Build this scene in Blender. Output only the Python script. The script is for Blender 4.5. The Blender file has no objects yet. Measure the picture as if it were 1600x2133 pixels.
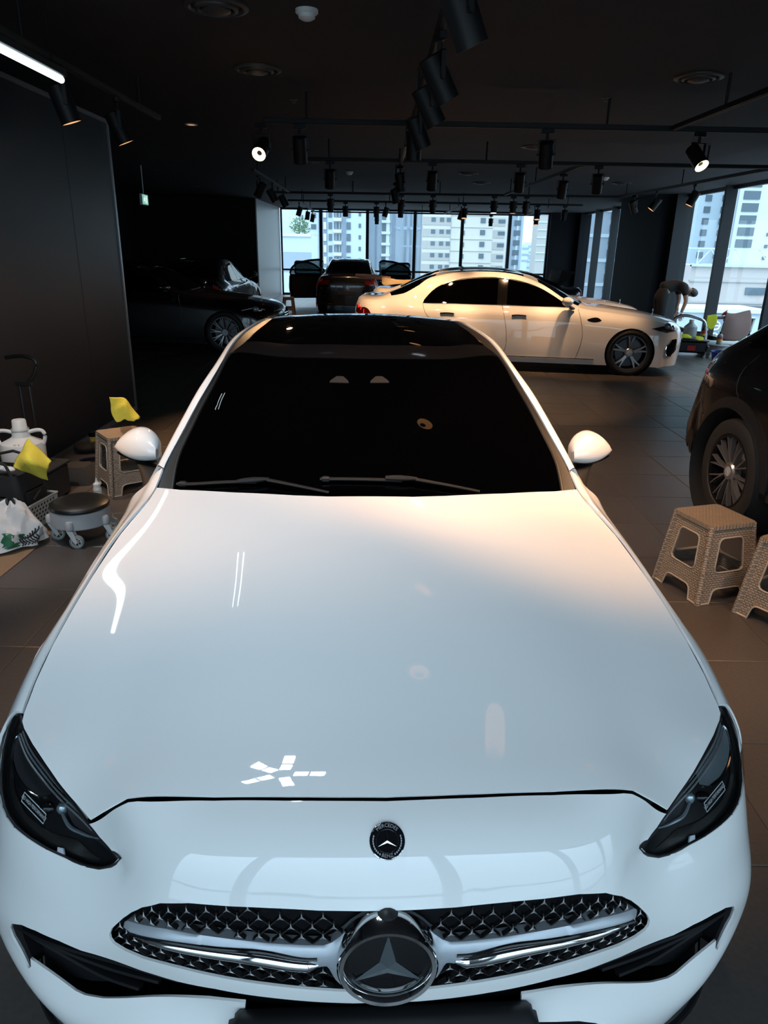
import bpy, bmesh, math, random
import numpy as np
from mathutils import Vector, Matrix
from mathutils.geometry import delaunay_2d_cdt
PI = math.pi
random.seed(7)
sc = bpy.context.scene
COL = sc.collection

# ------------------------------------------------------------------ camera
EYE_H, PITCH, ROLL = 1.80, math.radians(20.35), math.radians(1.15)
fw = Vector((0, math.cos(PITCH), -math.sin(PITCH)))
r0 = Vector((1, 0, 0)); u0 = Vector((0, math.sin(PITCH), math.cos(PITCH)))
rt = r0*math.cos(ROLL) + u0*math.sin(ROLL)
up = -r0*math.sin(ROLL) + u0*math.cos(ROLL)
cam = bpy.data.cameras.new('camera'); cam.sensor_fit = 'HORIZONTAL'; cam.sensor_width = 36
cam.lens = 36*1480/1600; cam.clip_start = .05; cam.clip_end = 600
co = bpy.data.objects.new('camera', cam); COL.objects.link(co)
co.matrix_world = Matrix(((rt.x, up.x, -fw.x, 0), (rt.y, up.y, -fw.y, 0), (rt.z, up.z, -fw.z, EYE_H), (0, 0, 0, 1)))
sc.camera = co

# ------------------------------------------------------------------ world, exposure
sc.view_settings.view_transform = 'Standard'; sc.view_settings.look = 'None'
sc.view_settings.gamma = 1; sc.view_settings.use_curve_mapping = False
sc.view_settings.exposure = 0.0
sc.cycles.use_denoising = True
sc.cycles.max_bounces = 8; sc.cycles.diffuse_bounces = 4; sc.cycles.glossy_bounces = 4
sc.cycles.transparent_max_bounces = 12; sc.cycles.sample_clamp_indirect = 4
SKY = 2.4
w = bpy.data.worlds.new('overcast'); sc.world = w; w.use_nodes = True
nt = w.node_tree; N = nt.nodes; N.clear()
def nd(t, **k):
    n = nt.nodes.new(t)
    for a, b in k.items(): setattr(n, a, b)
    return n
tc = nd('ShaderNodeTexCoord'); sp = nd('ShaderNodeSeparateXYZ'); rmp = nd('ShaderNodeValToRGB')
nt.links.new(tc.outputs['Generated'], sp.inputs[0]); nt.links.new(sp.outputs['Z'], rmp.inputs[0])
cr = rmp.color_ramp   # overcast sky: a third as bright at the horizon as overhead, grey city haze below
cr.elements[0].position = 0.0; cr.elements[0].color = (.50, .65, .78, 1)
cr.elements[1].position = 1.0; cr.elements[1].color = (1.68, 2.08, 2.56, 1)
bg = nd('ShaderNodeBackground'); bg.inputs[1].default_value = SKY
out = nd('ShaderNodeOutputWorld')
nt.links.new(rmp.outputs[0], bg.inputs[0]); nt.links.new(bg.outputs[0], out.inputs[0])

# ------------------------------------------------------------------ materials
def mat(name, col=(.5, .5, .5), rough=.5, metal=0, spec=.5, coat=0, emit=None, estr=0, noise=None, bump=0, alpha=1, trans=0):
    m = bpy.data.materials.new(name); m.use_nodes = True
    b = m.node_tree.nodes['Principled BSDF']; I = b.inputs
    I['Base Color'].default_value = (*col, 1); I['Roughness'].default_value = rough; I['Metallic'].default_value = metal
    I['Specular IOR Level'].default_value = spec; I['Coat Weight'].default_value = coat; I['Coat Roughness'].default_value = .02
    I['Alpha'].default_value = alpha; I['Transmission Weight'].default_value = trans
    if emit: I['Emission Color'].default_value = (*emit, 1); I['Emission Strength'].default_value = estr
    t = m.node_tree
    if noise:          # (scale, amount): mottled base colour
        tx = t.nodes.new('ShaderNodeTexCoord'); n = t.nodes.new('ShaderNodeTexNoise'); n.inputs['Scale'].default_value = noise[0]; n.inputs['Detail'].default_value = 5
        mx = t.nodes.new('ShaderNodeMix'); mx.data_type = 'RGBA'
        mx.inputs['A'].default_value = (*[max(0, c*(1-noise[1])) for c in col], 1); mx.inputs['B'].default_value = (*[min(1, c*(1+noise[1])) for c in col], 1)
        t.links.new(tx.outputs['Object'], n.inputs['Vector']); t.links.new(n.outputs['Fac'], mx.inputs['Factor']); t.links.new(mx.outputs['Result'], I['Base Color'])
        if bump:
            bp = t.nodes.new('ShaderNodeBump'); bp.inputs['Strength'].default_value = bump; bp.inputs['Distance'].default_value = .01
            t.links.new(n.outputs['Fac'], bp.inputs['Height']); t.links.new(bp.outputs[0], I['Normal'])
    return m
def thin_glass(name, tint, fres=1.45, rough=0.0):
    m = bpy.data.materials.new(name); m.use_nodes = True; t = m.node_tree; t.nodes.clear()
    tr = t.nodes.new('ShaderNodeBsdfTransparent'); tr.inputs[0].default_value = (*tint, 1)
    gl = t.nodes.new('ShaderNodeBsdfGlossy'); gl.inputs['Roughness'].default_value = rough
    fr = t.nodes.new('ShaderNodeFresnel'); fr.inputs[0].default_value = fres
    ge = t.nodes.new('ShaderNodeNewGeometry'); sb = t.nodes.new('ShaderNodeMath'); sb.operation = 'SUBTRACT'; sb.inputs[0].default_value = 1
    ml = t.nodes.new('ShaderNodeMath'); ml.operation = 'MULTIPLY'       # only the outer face mirrors
    t.links.new(ge.outputs['Backfacing'], sb.inputs[1]); t.links.new(fr.outputs[0], ml.inputs[0]); t.links.new(sb.outputs[0], ml.inputs[1])
    mx = t.nodes.new('ShaderNodeMixShader'); o = t.nodes.new('ShaderNodeOutputMaterial')
    t.links.new(ml.outputs[0], mx.inputs[0]); t.links.new(tr.outputs[0], mx.inputs[1]); t.links.new(gl.outputs[0], mx.inputs[2]); t.links.new(mx.outputs[0], o.inputs[0])
    return m
M = {}
M['white_paint'] = mat('white_paint', (.80, .80, .79), .45, spec=.08, coat=1); M['white_paint'].node_tree.nodes['Principled BSDF'].inputs['Coat IOR'].default_value = 1.62
M['black_paint'] = mat('black_paint', (.004, .004, .005), .25, coat=1)
M['car_glass'] = mat('car_glass', (.0005, .0005, .0006), .02, spec=.5)
M['gloss_black'] = mat('gloss_black', (.006, .006, .007), .08)
M['satin_black'] = mat('satin_black', (.012, .012, .013), .45)
M['rubber'] = mat('rubber', (.012, .012, .012), .65)
M['trim'] = mat('trim', (.016, .014, .013), .4)
M['chrome'] = mat('chrome', (.85, .86, .87), .07, metal=1)
M['silver'] = mat('silver', (.42, .45, .49), .33, metal=.35)
M['rim_silver'] = mat('rim_silver', (.32, .32, .33), .3, metal=.8)
M['dark_metal'] = mat('dark_metal', (.10, .10, .11), .35, metal=.8)
M['star_grey'] = mat('star_grey', (.34, .33, .33), .4, metal=.5)
M['grille_black'] = mat('grille_black', (.006, .006, .007), .5, spec=.12)
M['lattice_black'] = mat('lattice_black', (.012, .012, .013), .6, spec=.2)
M['soft_black'] = mat('soft_black', (.006, .006, .007), .8, spec=.1)
M['emblem_star'] = mat('emblem_star', (.065, .078, .085), .4, metal=.2)
M['lamp_dark'] = mat('lamp_dark', (.008, .008, .009), .3)
M['lens'] = thin_glass('lens', (.80, .82, .83), 1.28)
M['lamp_bowl'] = mat('lamp_bowl', (.45, .52, .56), .18, metal=.7)
M['print_white'] = mat('print_white', (.75, .77, .78), .5)
M['plate_grey'] = mat('plate_grey', (.65, .67, .72), .4)
M['sensor_grey'] = mat('sensor_grey', (.007, .007, .007), .6)
M['tail_red'] = mat('tail_red', (.06, .004, .004), .15)
M['tail_glow'] = mat('tail_glow', (.5, .02, .02), .2, emit=(1, .03, .03), estr=.7)
M['tail_dim'] = mat('tail_dim', (.25, .01, .01), .2, emit=(1, .03, .03), estr=.08)
M['wiper'] = mat('wiper', (.014, .013, .012), .45)

# ------------------------------------------------------------------ mesh helpers
def link(o, parent=None):
    COL.objects.link(o)
    if parent is not None: o.parent = parent
    return o
def tag(o, label=None, cat=None, group=None, kind=None):
    if label: o['label'] = label
    if cat: o['category'] = cat
    if group: o['group'] = group
    if kind: o['kind'] = kind
    return o
def empty(name, loc=(0, 0, 0), rz=0, label=None, cat=None, group=None):
    o = bpy.data.objects.new(name, None); o.location = loc; o.rotation_euler = (0, 0, rz); o.empty_display_size = .1
    COL.objects.link(o); return tag(o, label, cat, group)
def children(o): return [c for c in COL.objects if c.parent == o]
def copy_tree(o, parent=None, swap=None):
    c = o.copy(); COL.objects.link(c); c.parent = parent
    if swap and c.data is not None and c.data.materials and c.data.materials[0] and c.data.materials[0].name in swap:
        c.material_slots[0].link = 'OBJECT'; c.material_slots[0].material = M[swap[c.data.materials[0].name]]
    for ch in list(o.children): copy_tree(ch, c, swap)
    return c
class MB:
    """collects simple shapes, then links them as ONE mesh object"""
    def __init__(s): s.v = []; s.f = []
    def add(s, V, Fc, mx=None):
        k = len(s.v)
        s.v += [tuple(mx @ Vector(p)) if mx is not None else tuple(p) for p in V]
        s.f += [tuple(i+k for i in f) for f in Fc]; return s
    def box(s, c, d, rot=None, bev=0):
        x, y, z = [q/2 for q in d]
        m = Matrix.Translation(c) @ (rot.to_4x4() if rot is not None else Matrix())
        if bev:
            b = min(bev, x*.9, y*.9, z*.9); V = []
            for sz in (-1, 1):
                for (zz, e) in (((z, b), (z-b, 0)) if sz < 0 else ((z-b, 0), (z, b))):
                    xx, yy = x-e, y-e
                    V += [(p, q, sz*zz) for p, q in ((-xx+b, -yy), (xx-b, -yy), (xx, -yy+b), (xx, yy-b), (xx-b, yy), (-xx+b, yy), (-xx, yy-b), (-xx, -yy+b))]
            Fc = [tuple(range(7, -1, -1)), tuple(range(24, 32))]
            for r in range(3):
                for i in range(8): j = (i+1) % 8; Fc.append((r*8+i, r*8+j, r*8+8+j, r*8+8+i))
            return s.add(V, Fc, m)
        V = [(a*x, b*y, c_*z) for c_ in (-1, 1) for a, b in ((-1, -1), (1, -1), (1, 1), (-1, 1))]
        return s.add(V, [(3, 2, 1, 0), (4, 5, 6, 7), (0, 1, 5, 4), (1, 2, 6, 5), (2, 3, 7, 6), (3, 0, 4, 7)], m)
    def grid(s, P, cu=False, cv=False):
        P = np.asarray(P, float); m, n = P.shape[:2]; V = P.reshape(-1, 3); Fc = []
        for i in range(m if cv else m-1):
            for j in range(n if cu else n-1):
                a = i*n+j; b = i*n+(j+1) % n; c = ((i+1) % m)*n+(j+1) % n; d = ((i+1) % m)*n+j; Fc.append((a, b, c, d))
        return s.add(V, Fc)
    def lathe(s, prof, n=24, mx=None, arc=1.0):
        V = []; Fc = []; k = len(prof); full = arc >= 1
        nn = n if full else n+1
        for i in range(nn):
            a = 2*PI*arc*i/n
            V += [(r*math.cos(a), r*math.sin(a), z) for r, z in prof]
        for i in range(n):
            j = (i+1) % n if full else i+1
            for q in range(k-1): Fc.append((i*k+q, j*k+q, j*k+q+1, i*k+q+1))
        return s.add(V, Fc, mx)
    def cyl(s, p0, p1, r0_, r1_=None, n=12, cap=True):
        p0, p1 = Vector(p0), Vector(p1); r1_ = r0_ if r1_ is None else r1_
        q = (p1-p0).to_track_quat('Z', 'Y').to_matrix(); L = (p1-p0).length
        m = Matrix.Translation(p0) @ q.to_4x4()
        V = [(r0_*math.cos(2*PI*i/n), r0_*math.sin(2*PI*i/n), 0) for i in range(n)]+[(r1_*math.cos(2*PI*i/n), r1_*math.sin(2*PI*i/n), L) for i in range(n)]
        Fc = [(i, (i+1) % n, n+(i+1) % n, n+i) for i in range(n)]
        if cap: Fc += [tuple(range(n-1, -1, -1)), tuple(range(n, 2*n))]
        return s.add(V, Fc, m)
    def tube(s, pts, r, n=8, closed=False, cap=True, flat=1.0, upv=(0, 0, 1)):
        P = [Vector(p) for p in pts]; k = len(P); R = r if hasattr(r, '__len__') else [r]*k; rings = []
        for i in range(k):
            t = (P[(i+1) % k]-P[i-1]) if closed or 0 < i < k-1 else (P[1]-P[0] if i == 0 else P[-1]-P[-2])
            t.normalize(); u = Vector(upv); a = t.cross(u)
            if a.length < 1e-3: a = t.cross(Vector((0, 1, 0)))
            a.normalize(); b = a.cross(t)
            rings.append([P[i]+a*(R[i]*math.cos(2*PI*j/n))+b*(R[i]*flat*math.sin(2*PI*j/n)) for j in range(n)])
        V = [p for q in rings for p in q]; Fc = []
        for i in range(k if closed else k-1):
            for j in range(n): a, b = i*n+j, i*n+(j+1) % n; c, d = ((i+1) % k)*n+(j+1) % n, ((i+1) % k)*n+j; Fc.append((a, b, c, d))
        if cap and not closed: Fc += [tuple(range(n-1, -1, -1)), tuple(range((k-1)*n, k*n))]
        return s.add(V, Fc)
    def prism(s, poly, z0, z1, mx=None):
        n = len(poly); V = [(x, y, z0) for x, y in poly]+[(x, y, z1) for x, y in poly]
        return s.add(V, [tuple(range(n-1, -1, -1)), tuple(range(n, 2*n))]+[(i, (i+1) % n, n+(i+1) % n, n+i) for i in range(n)], mx)
    def ball(s, c, r, n=12, m=8, mx=None):
        rr = r if hasattr(r, '__len__') else (r, r, r)
        P = [[(c[0]+rr[0]*math.cos(2*PI*j/n)*math.sin(PI*i/m), c[1]+rr[1]*math.sin(2*PI*j/n)*math.sin(PI*i/m), c[2]-rr[2]*math.cos(PI*i/m)) for j in range(n)] for i in range(m+1)]
        return s.grid(P, cu=True)
    def mirror(s):
        k = len(s.v); s.v += [(-x, y, z) for x, y, z in s.v]; s.f += [tuple(i+k for i in reversed(f)) for f in s.f]; return s
    def build(s, name, m, parent=None, smooth=38, loc=None):
        me = bpy.data.meshes.new(name); me.from_pydata(s.v, [], s.f)
        bm = bmesh.new(); bm.from_mesh(me); bmesh.ops.remove_doubles(bm, verts=bm.verts, dist=1e-5); bmesh.ops.recalc_face_normals(bm, faces=bm.faces); bm.to_mesh(me); bm.free()
        me.materials.append(M[m] if isinstance(m, str) else m)
        if smooth: me.shade_smooth(); me.set_sharp_from_angle(angle=math.radians(smooth))
        o = bpy.data.objects.new(name, me)
        if loc is not None: o.location = loc
        return link(o, parent)
def fillet(poly, r, n=5):
    """round the corners of a closed 2D polygon"""
    out = []; k = len(poly)
    for i in range(k):
        p, a, b = Vector(poly[i]), Vector(poly[i-1]), Vector(poly[(i+1) % k])
        d = min(r, (a-p).length*.45, (b-p).length*.45); s_ = p+(a-p).normalized()*d; e = p+(b-p).normalized()*d
        for j in range(n+1):
            t = j/n; out.append(tuple(s_*(1-t)**2+p*2*t*(1-t)+e*t*t))
    return out
def spl(pts, n):
    """smooth curve through points (natural cubic by chord length)"""
    P = np.array(pts, float); d = np.concatenate([[0], np.cumsum(np.linalg.norm(np.diff(P, axis=0), axis=1))])
    return card(d, np.linspace(0, d[-1], n)) @ P

# ------------------------------------------------------------------ spline sheets
def card(kn,t):
    """cardinal natural cubic spline basis: rows t, cols knots"""
    kn=np.asarray(kn,float);t=np.clip(np.atleast_1d(np.asarray(t,float)),kn[0]-.3*(kn[1]-kn[0]),kn[-1]+.3*(kn[-1]-kn[-2]));n=len(kn);h=np.diff(kn)
    A=np.zeros((n,n));R=np.zeros((n,n));A[0,0]=A[-1,-1]=1
    for i in range(1,n-1):
        A[i,i-1]=h[i-1];A[i,i]=2*(h[i-1]+h[i]);A[i,i+1]=h[i]
        R[i,i-1]+=6/h[i-1];R[i,i]-=6/h[i-1]+6/h[i];R[i,i+1]+=6/h[i]
    M=np.linalg.solve(A,R)
    k=np.clip(np.searchsorted(kn,t,side='right')-1,0,n-2)
    a=(kn[k+1]-t)/h[k];b=1-a;I=np.eye(n);hh=(h[k]**2/6)[:,None]
    return a[:,None]*I[k]+b[:,None]*I[k+1]+((a**3-a)[:,None]*M[k]+(b**3-b)[:,None]*M[k+1])*hh
class Sheet:
    """tensor natural cubic spline through rows of 3D points; mirror=True reflects each row about x=0"""
    def __init__(s,rows,mirror=True):
        P=np.array(rows,float)
        if mirror:
            Q=P[:,:0:-1].copy();Q[...,0]*=-1;P=np.concatenate([Q,P],1)
        s.P=P
        du=np.linalg.norm(np.diff(P,axis=1),axis=2).mean(0);dv=np.linalg.norm(np.diff(P,axis=0),axis=2)
        dv=dv[:,::1].mean(1)
        s.U=np.concatenate([[0],np.cumsum(du)]);s.V=np.concatenate([[0],np.cumsum(dv)])
        if mirror: s.U-=s.U[-1]/2
    def __call__(s,uv):
        uv=np.atleast_2d(uv);return np.einsum('mi,mj,jik->mk',card(s.U,uv[:,0]),card(s.V,uv[:,1]),s.P)
    def normal(s,uv,flip=1):
        uv=np.atleast_2d(uv);e=1e-4
        a=s(uv+[e,0])-s(uv-[e,0]);b=s(uv+[0,e])-s(uv-[0,e]);n=np.cross(a,b)*flip
        return n/np.maximum(np.linalg.norm(n,axis=1),1e-12)[:,None]
    def dense(s, n=260, m=220):
        if not hasattr(s, '_d'):
            uu, vv = np.meshgrid(np.linspace(s.U[0], s.U[-1], n), np.linspace(s.V[0], s.V[-1], m))
            uv = np.stack([uu.ravel(), vv.ravel()], 1); s._d = (uv, s(uv))
        return s._d
    def find(s, pts, ax, keep=None):
        """(u,v) of the points whose coordinates on the two axes ax equal pts, on the part of the sheet where keep(p, uv) holds"""
        uv, p = s.dense(); k = np.ones(len(p), bool) if keep is None else keep(p, uv); uv, p = uv[k], p[k]; res = []
        for q in pts:
            q = np.array(q); x = uv[np.argmin(((p[:, ax]-q)**2).sum(1))].copy(); best = (9, x)
            for _ in range(8):
                c = s(np.array([x, x+[1e-4, 0], x+[0, 1e-4]]))[:, ax]; r = c[0]-q
                if r@r < best[0]: best = (r@r, x.copy())
                J = np.stack([c[1]-c[0], c[2]-c[0]], 1)/1e-4
                if abs(np.linalg.det(J)) < 1e-3: break
                x = x-np.clip(np.linalg.solve(J, r), -.04, .04)
            res.append(tuple(best[1]))
        return res
def inpoly(P, poly):
    x, y = P[:, 0], P[:, 1]; c = np.zeros(len(P), bool); n = len(poly)
    for i in range(n):
        (x1, y1), (x2, y2) = poly[i-1], poly[i]
        if y1 == y2: continue
        k = ((y1 > y) != (y2 > y)) & (x < (x2-x1)*(y-y1)/(y2-y1)+x1); c ^= k
    return c
def densify(poly, step):
    o = []
    for i in range(len(poly)):
        a, b = np.array(poly[i-1]), np.array(poly[i]); n = max(1, int(np.linalg.norm(b-a)/step))
        o += [tuple(a+(b-a)*j/n) for j in range(n)]
    return o
def seg_dist(P, poly):
    d = np.full(len(P), 9.)
    for i in range(len(poly)):
        a, b = np.array(poly[i-1]), np.array(poly[i]); e = b-a; L = e@e
        if L < 1e-14: continue
        t = np.clip(((P-a)@e)/L, 0, 1); d = np.minimum(d, np.linalg.norm(P-(a+t[:, None]*e), axis=1))
    return d
def patch(S, poly, name, m, parent=None, holes=(), step=.03, bstep=.015, off=0., skirt=0., flip=1, mx=False, puff=None, hole_skirt=None, disp=None):
    """panel cut from a sheet along a (u,v) outline; off lifts it, skirt turns its edge inwards, puff=(height, radius) domes it"""
    B = densify(poly, bstep); loops = [B]+[densify(h, bstep) for h in holes]
    pts = []; edges = []
    for lp in loops:
        k = len(pts); pts += lp; edges += [(k+i, k+(i+1) % len(lp)) for i in range(len(lp))]
    A = np.array(B); lo, hi = A.min(0), A.max(0)
    gx, gy = np.meshgrid(np.arange(lo[0]+step/2, hi[0], step), np.arange(lo[1]+step/2, hi[1], step)); gy = gy+0*gx
    G = np.stack([gx.ravel(), gy.ravel()], 1)
    G = G[inpoly(G, B)]
    for lp in loops:
        if len(G): G = G[seg_dist(G, lp) > bstep*.55]
        if lp is not B and len(G): G = G[~inpoly(G, lp)]
    nb = len(pts); allp = pts+[tuple(g) for g in G]
    vo, _, fo, ov, _, _ = delaunay_2d_cdt([Vector(p) for p in allp], edges, [], 0, 1e-7)
    vo = np.array([tuple(v) for v in vo]); fo = [tuple(f) for f in fo]
    cen = np.array([vo[list(f)].mean(0) for f in fo]); ok = inpoly(cen, B)
    for lp in loops[1:]: ok &= ~inpoly(cen, lp)
    fo = [f for f, k in zip(fo, ok) if k]
    n = S.normal(vo, flip); p = S(vo); o_ = np.full(len(vo), float(off))
    if puff:
        d = np.full(len(vo), 9.)
        for lp in loops: d = np.minimum(d, seg_dist(vo, lp))
        t = np.clip(d/puff[1], 0, 1); o_ = o_+puff[0]*np.sqrt(np.clip(1-(1-t)**2, 0, 1))
    if disp is not None: o_ = o_+disp(vo, p)
    p = p+n*o_[:, None]; V = [tuple(q) for q in p]
    if puff or disp is not None:   # recompute vertex normals from the shifted surface
        nn = np.zeros_like(p)
        for f in fo:
            c = np.cross(p[f[1]]-p[f[0]], p[f[2]]-p[f[0]]); c = c if c@n[f[0]] > 0 else -c
            for i in f: nn[i] += c
        n = nn/np.maximum(np.linalg.norm(nn, axis=1), 1e-12)[:, None]
    F_ = []
    for f in fo:
        c = np.cross(p[f[1]]-p[f[0]], p[f[2]]-p[f[0]]); F_.append(f if c@n[f[0]] >= 0 else f[::-1])
    Nn = [tuple(q) for q in n]
    for li, lp in enumerate(loops):
        sk = skirt if li == 0 or hole_skirt is None else hole_skirt
        if not sk: continue
        L = np.array(lp); q = S(L); nq = S.normal(L, flip); b = q+nq*off; e = q+nq*(off-sk); k = len(V); c_ = len(lp)
        tg = np.roll(b, -1, 0)-np.roll(b, 1, 0); sn = np.cross(tg, nq); sn /= np.maximum(np.linalg.norm(sn, axis=1), 1e-12)[:, None]
        a2 = sum(lp[i-1][0]*lp[i][1]-lp[i][0]*lp[i-1][1] for i in range(c_))
        cen_ = b.mean(0); s_out = np.sign(((b-cen_)*sn).sum()) or 1
        sn *= s_out if li == 0 else -s_out
        V += [tuple(x) for x in b]+[tuple(x) for x in e]; Nn += [tuple(x) for x in sn]*2
        for i in range(c_):
            j = (i+1) % c_; f = (k+i, k+j, k+c_+j, k+c_+i)
            va = np.cross(b[j]-b[i], e[i]-b[i]); F_.append(f if va@sn[i] >= 0 else f[::-1])
    if mx:
        V = [(-x, y, z) for x, y, z in V]; Nn = [(-x, y, z) for x, y, z in Nn]; F_ = [f[::-1] for f in F_]
    me = bpy.data.meshes.new(name); me.from_pydata(V, [], F_); me.materials.append(M[m] if isinstance(m, str) else m)
    me.shade_smooth(); me.normals_split_custom_set_from_vertices(Nn)
    return link(bpy.data.objects.new(name, me), parent)
def mir(half):
    """right half outline (centre to centre) -> full closed outline"""
    return list(half)+[(-u, v) for u, v in reversed(half)]
# ================================================================== the room
def tile_mat():
    m = mat('tile', (.07, .06, .055), .36, spec=.4); t = m.node_tree; b = t.nodes['Principled BSDF']
    oi = t.nodes.new('ShaderNodeObjectInfo'); tx = t.nodes.new('ShaderNodeTexCoord'); n = t.nodes.new('ShaderNodeTexNoise'); n.inputs['Scale'].default_value = 60; n.inputs['Detail'].default_value = 6
    n2 = t.nodes.new('ShaderNodeTexNoise'); n2.inputs['Scale'].default_value = 1.3; n2.inputs['Detail'].default_value = 3
    va = t.nodes.new('ShaderNodeVectorMath'); va.operation = 'ADD'; cb = t.nodes.new('ShaderNodeCombineXYZ'); mu = t.nodes.new('ShaderNodeMath'); mu.operation = 'MULTIPLY'; mu.inputs[1].default_value = 40
    t.links.new(oi.outputs['Random'], mu.inputs[0]); t.links.new(mu.outputs[0], cb.inputs[0]); t.links.new(tx.outputs['Object'], va.inputs[0]); t.links.new(cb.outputs[0], va.inputs[1]); t.links.new(va.outputs[0], n2.inputs['Vector']); t.links.new(tx.outputs['Object'], n.inputs['Vector'])
    r = t.nodes.new('ShaderNodeValToRGB'); r.color_ramp.elements[0].position = .3; r.color_ramp.elements[0].color = (.052, .046, .043, 1); r.color_ramp.elements[1].position = .7; r.color_ramp.elements[1].color = (.082, .073, .068, 1)
    ad = t.nodes.new('ShaderNodeMix'); ad.inputs['Factor'].default_value = .5
    t.links.new(n.outputs['Fac'], ad.inputs['A']); t.links.new(n2.outputs['Fac'], ad.inputs['B']); t.links.new(ad.outputs['Result'], r.inputs[0]); t.links.new(r.outputs[0], b.inputs['Base Color'])
    mr = t.nodes.new('ShaderNodeMapRange'); mr.inputs['To Min'].default_value = .28; mr.inputs['To Max'].default_value = .46; t.links.new(n2.outputs['Fac'], mr.inputs['Value']); t.links.new(mr.outputs[0], b.inputs['Roughness'])
    return m
M['tile'] = tile_mat()
M['grout'] = mat('grout', (.035, .032, .030), .8)
M['ceiling'] = mat('ceiling', (.024, .022, .026), .8, spec=.2, noise=(3, .12))
M['black_wall'] = mat('black_wall', (.009, .009, .011), .7, spec=.2)
M['panel_black'] = mat('panel_black', (.008, .009, .012), .42, spec=.25)
M['column_dark'] = mat('column_dark', (.009, .010, .013), .8, spec=.12)
M['frame_dark'] = mat('frame_dark', (.018, .022, .026), .5, spec=.25)
M['aluminium'] = mat('aluminium', (.30, .30, .31), .35, metal=.9)
M['grey_panel'] = mat('grey_panel', (.30, .31, .32), .35)
M['pane'] = thin_glass('pane', (.93, .97, .97), 1.30)
M['vent'] = mat('vent', (.035, .033, .035), .5)
M['plastic_white'] = mat('plastic_white', (.62, .62, .62), .4)
M['lamp_black'] = mat('lamp_black', (.007, .007, .008), .5, spec=.25)
WARM = (1.0, .56, .28); COOL = (.80, .92, 1.0)
M['lens_warm'] = mat('lens_warm', (.9, .6, .4), .4, emit=(1.0, .48, .20), estr=1.0)
M['lens_cool'] = mat('lens_cool', (.9, .9, .9), .4, emit=(.75, .9, 1.0), estr=2.0)
M['lens_off'] = mat('lens_off', (.05, .05, .05), .2)
M['lens_glare'] = mat('lens_glare', (1, .9, .7), .4, emit=(1.0, .75, .38), estr=8)
for k_, c_ in (('warm', (1, .62, .28)), ('cool', (.8, .93, 1)), ('glare', (1, .78, .42))): M['led_'+k_] = mat('led_'+k_, (.9, .8, .7), .4, emit=c_, estr=12)
M['tube_light'] = mat('tube_light', (.9, .9, .9), .4, emit=(.80, .95, 1.0), estr=8)
M['star_led'] = mat('star_led', (.9, .9, .9), .4, emit=(.66, .84, 1.0), estr=122)
M['exit_green'] = mat('exit_green', (.2, .5, .4), .4, emit=(.35, .9, .70), estr=.55)
M['exit_white'] = mat('exit_white', (.9, .9, .9), .4, emit=(.8, 1, .9), estr=.9)
ZC, ZT = 3.2, 2.93
XR, XL, YB, YF = 7.4, -8.0, 29.6, -1.7
def struct(o): o['kind'] = 'structure'; return o
def slab(name, x0, x1, y0, y1, z0, z1, m, parent=None, bev=0):
    c = ((x0+x1)/2, (y0+y1)/2, (z0+z1)/2)
    return MB().box((0, 0, 0), (abs(x1-x0), abs(y1-y0), abs(z1-z0)), bev=bev).build(name, m, parent, 0, loc=c)
floor = struct(slab('floor', XL-.2, XR+.3, YF-.2, YB+.3, -.2, -.004, 'grout'))
# 60 cm floor tiles: the ones that show largest are pieces of their own, the rest one piece
fl0 = floor.location.copy()
cand = []
for i in range(-14, 13):
    for j in range(-4, 49):
        x0, y0 = .11+.6*i, .52+.6*j
        if x0 < XL-.3 or x0 > XR-.3 or y0 < YF-.4 or y0 > YB-.2: continue
        cx_, cy_ = x0+.3, y0+.3; d = Vector((cx_, cy_, -EYE_H)); wz = d.dot(fw)
        px, py = (800+1480*d.dot(rt)/wz, 1066-1480*d.dot(up)/wz) if wz > .3 else (-9e3, 0)
        vis = -60 < px < 1660 and py < 2200 and not (abs(cx_+.07*cy_/2) < .75 and 1.2 < cy_ < 5.4) and not (cx_ < -3.0 and cy_ < 8.3)
        cand.append((0 if vis else 1, cx_**2+cy_**2, x0, y0))
cand.sort(); W_ = .597
tv = MB().add([(.004, .004, .0), (W_-.004, .004, .0), (W_-.004, W_-.004, .0), (.004, W_-.004, .0), (0, 0, -.003), (W_, 0, -.003), (W_, W_, -.003), (0, W_, -.003), (0, 0, -.02), (W_, 0, -.02), (W_, W_, -.02), (0, W_, -.02)],
              [(0, 1, 2, 3)]+[(4+i, 4+(i+1) % 4, (i+1) % 4, i) for i in range(4)]+[(8+i, 8+(i+1) % 4, 4+(i+1) % 4, 4+i) for i in range(4)])
t0 = tv.build('tile', 'tile', floor, 0); rest = MB()
for k, (_, _, x0, y0) in enumerate(cand):
    if k < 300:
        t = t0 if k == 0 else link(t0.copy(), floor)
        t.location = (x0-fl0.x, y0-fl0.y, -fl0.z)
    else: rest.add([(x+x0-fl0.x, y+y0-fl0.y, z-fl0.z) for x, y, z in tv.v[:8]], tv.f[:5])
tag(rest.build('far_tiles', 'tile', floor, 0), kind='stuff')
struct(slab('ceiling', XL-.2, XR+.3, YF-.2, YB+.3, ZC, ZC+.2, 'ceiling'))
struct(slab('wall_left', XL-.2, XL, YF-.2, YB+.3, 0, ZC, 'black_wall'))
struct(slab('wall_back_left', XL, -4.25, 24.3, 24.5, 0, ZC, 'black_wall'))
# grey reveal beside the back windows
struct(slab('wall_reveal', -4.45, -4.25, 24.5, YB, 0, ZC, 'grey_panel'))

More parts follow.
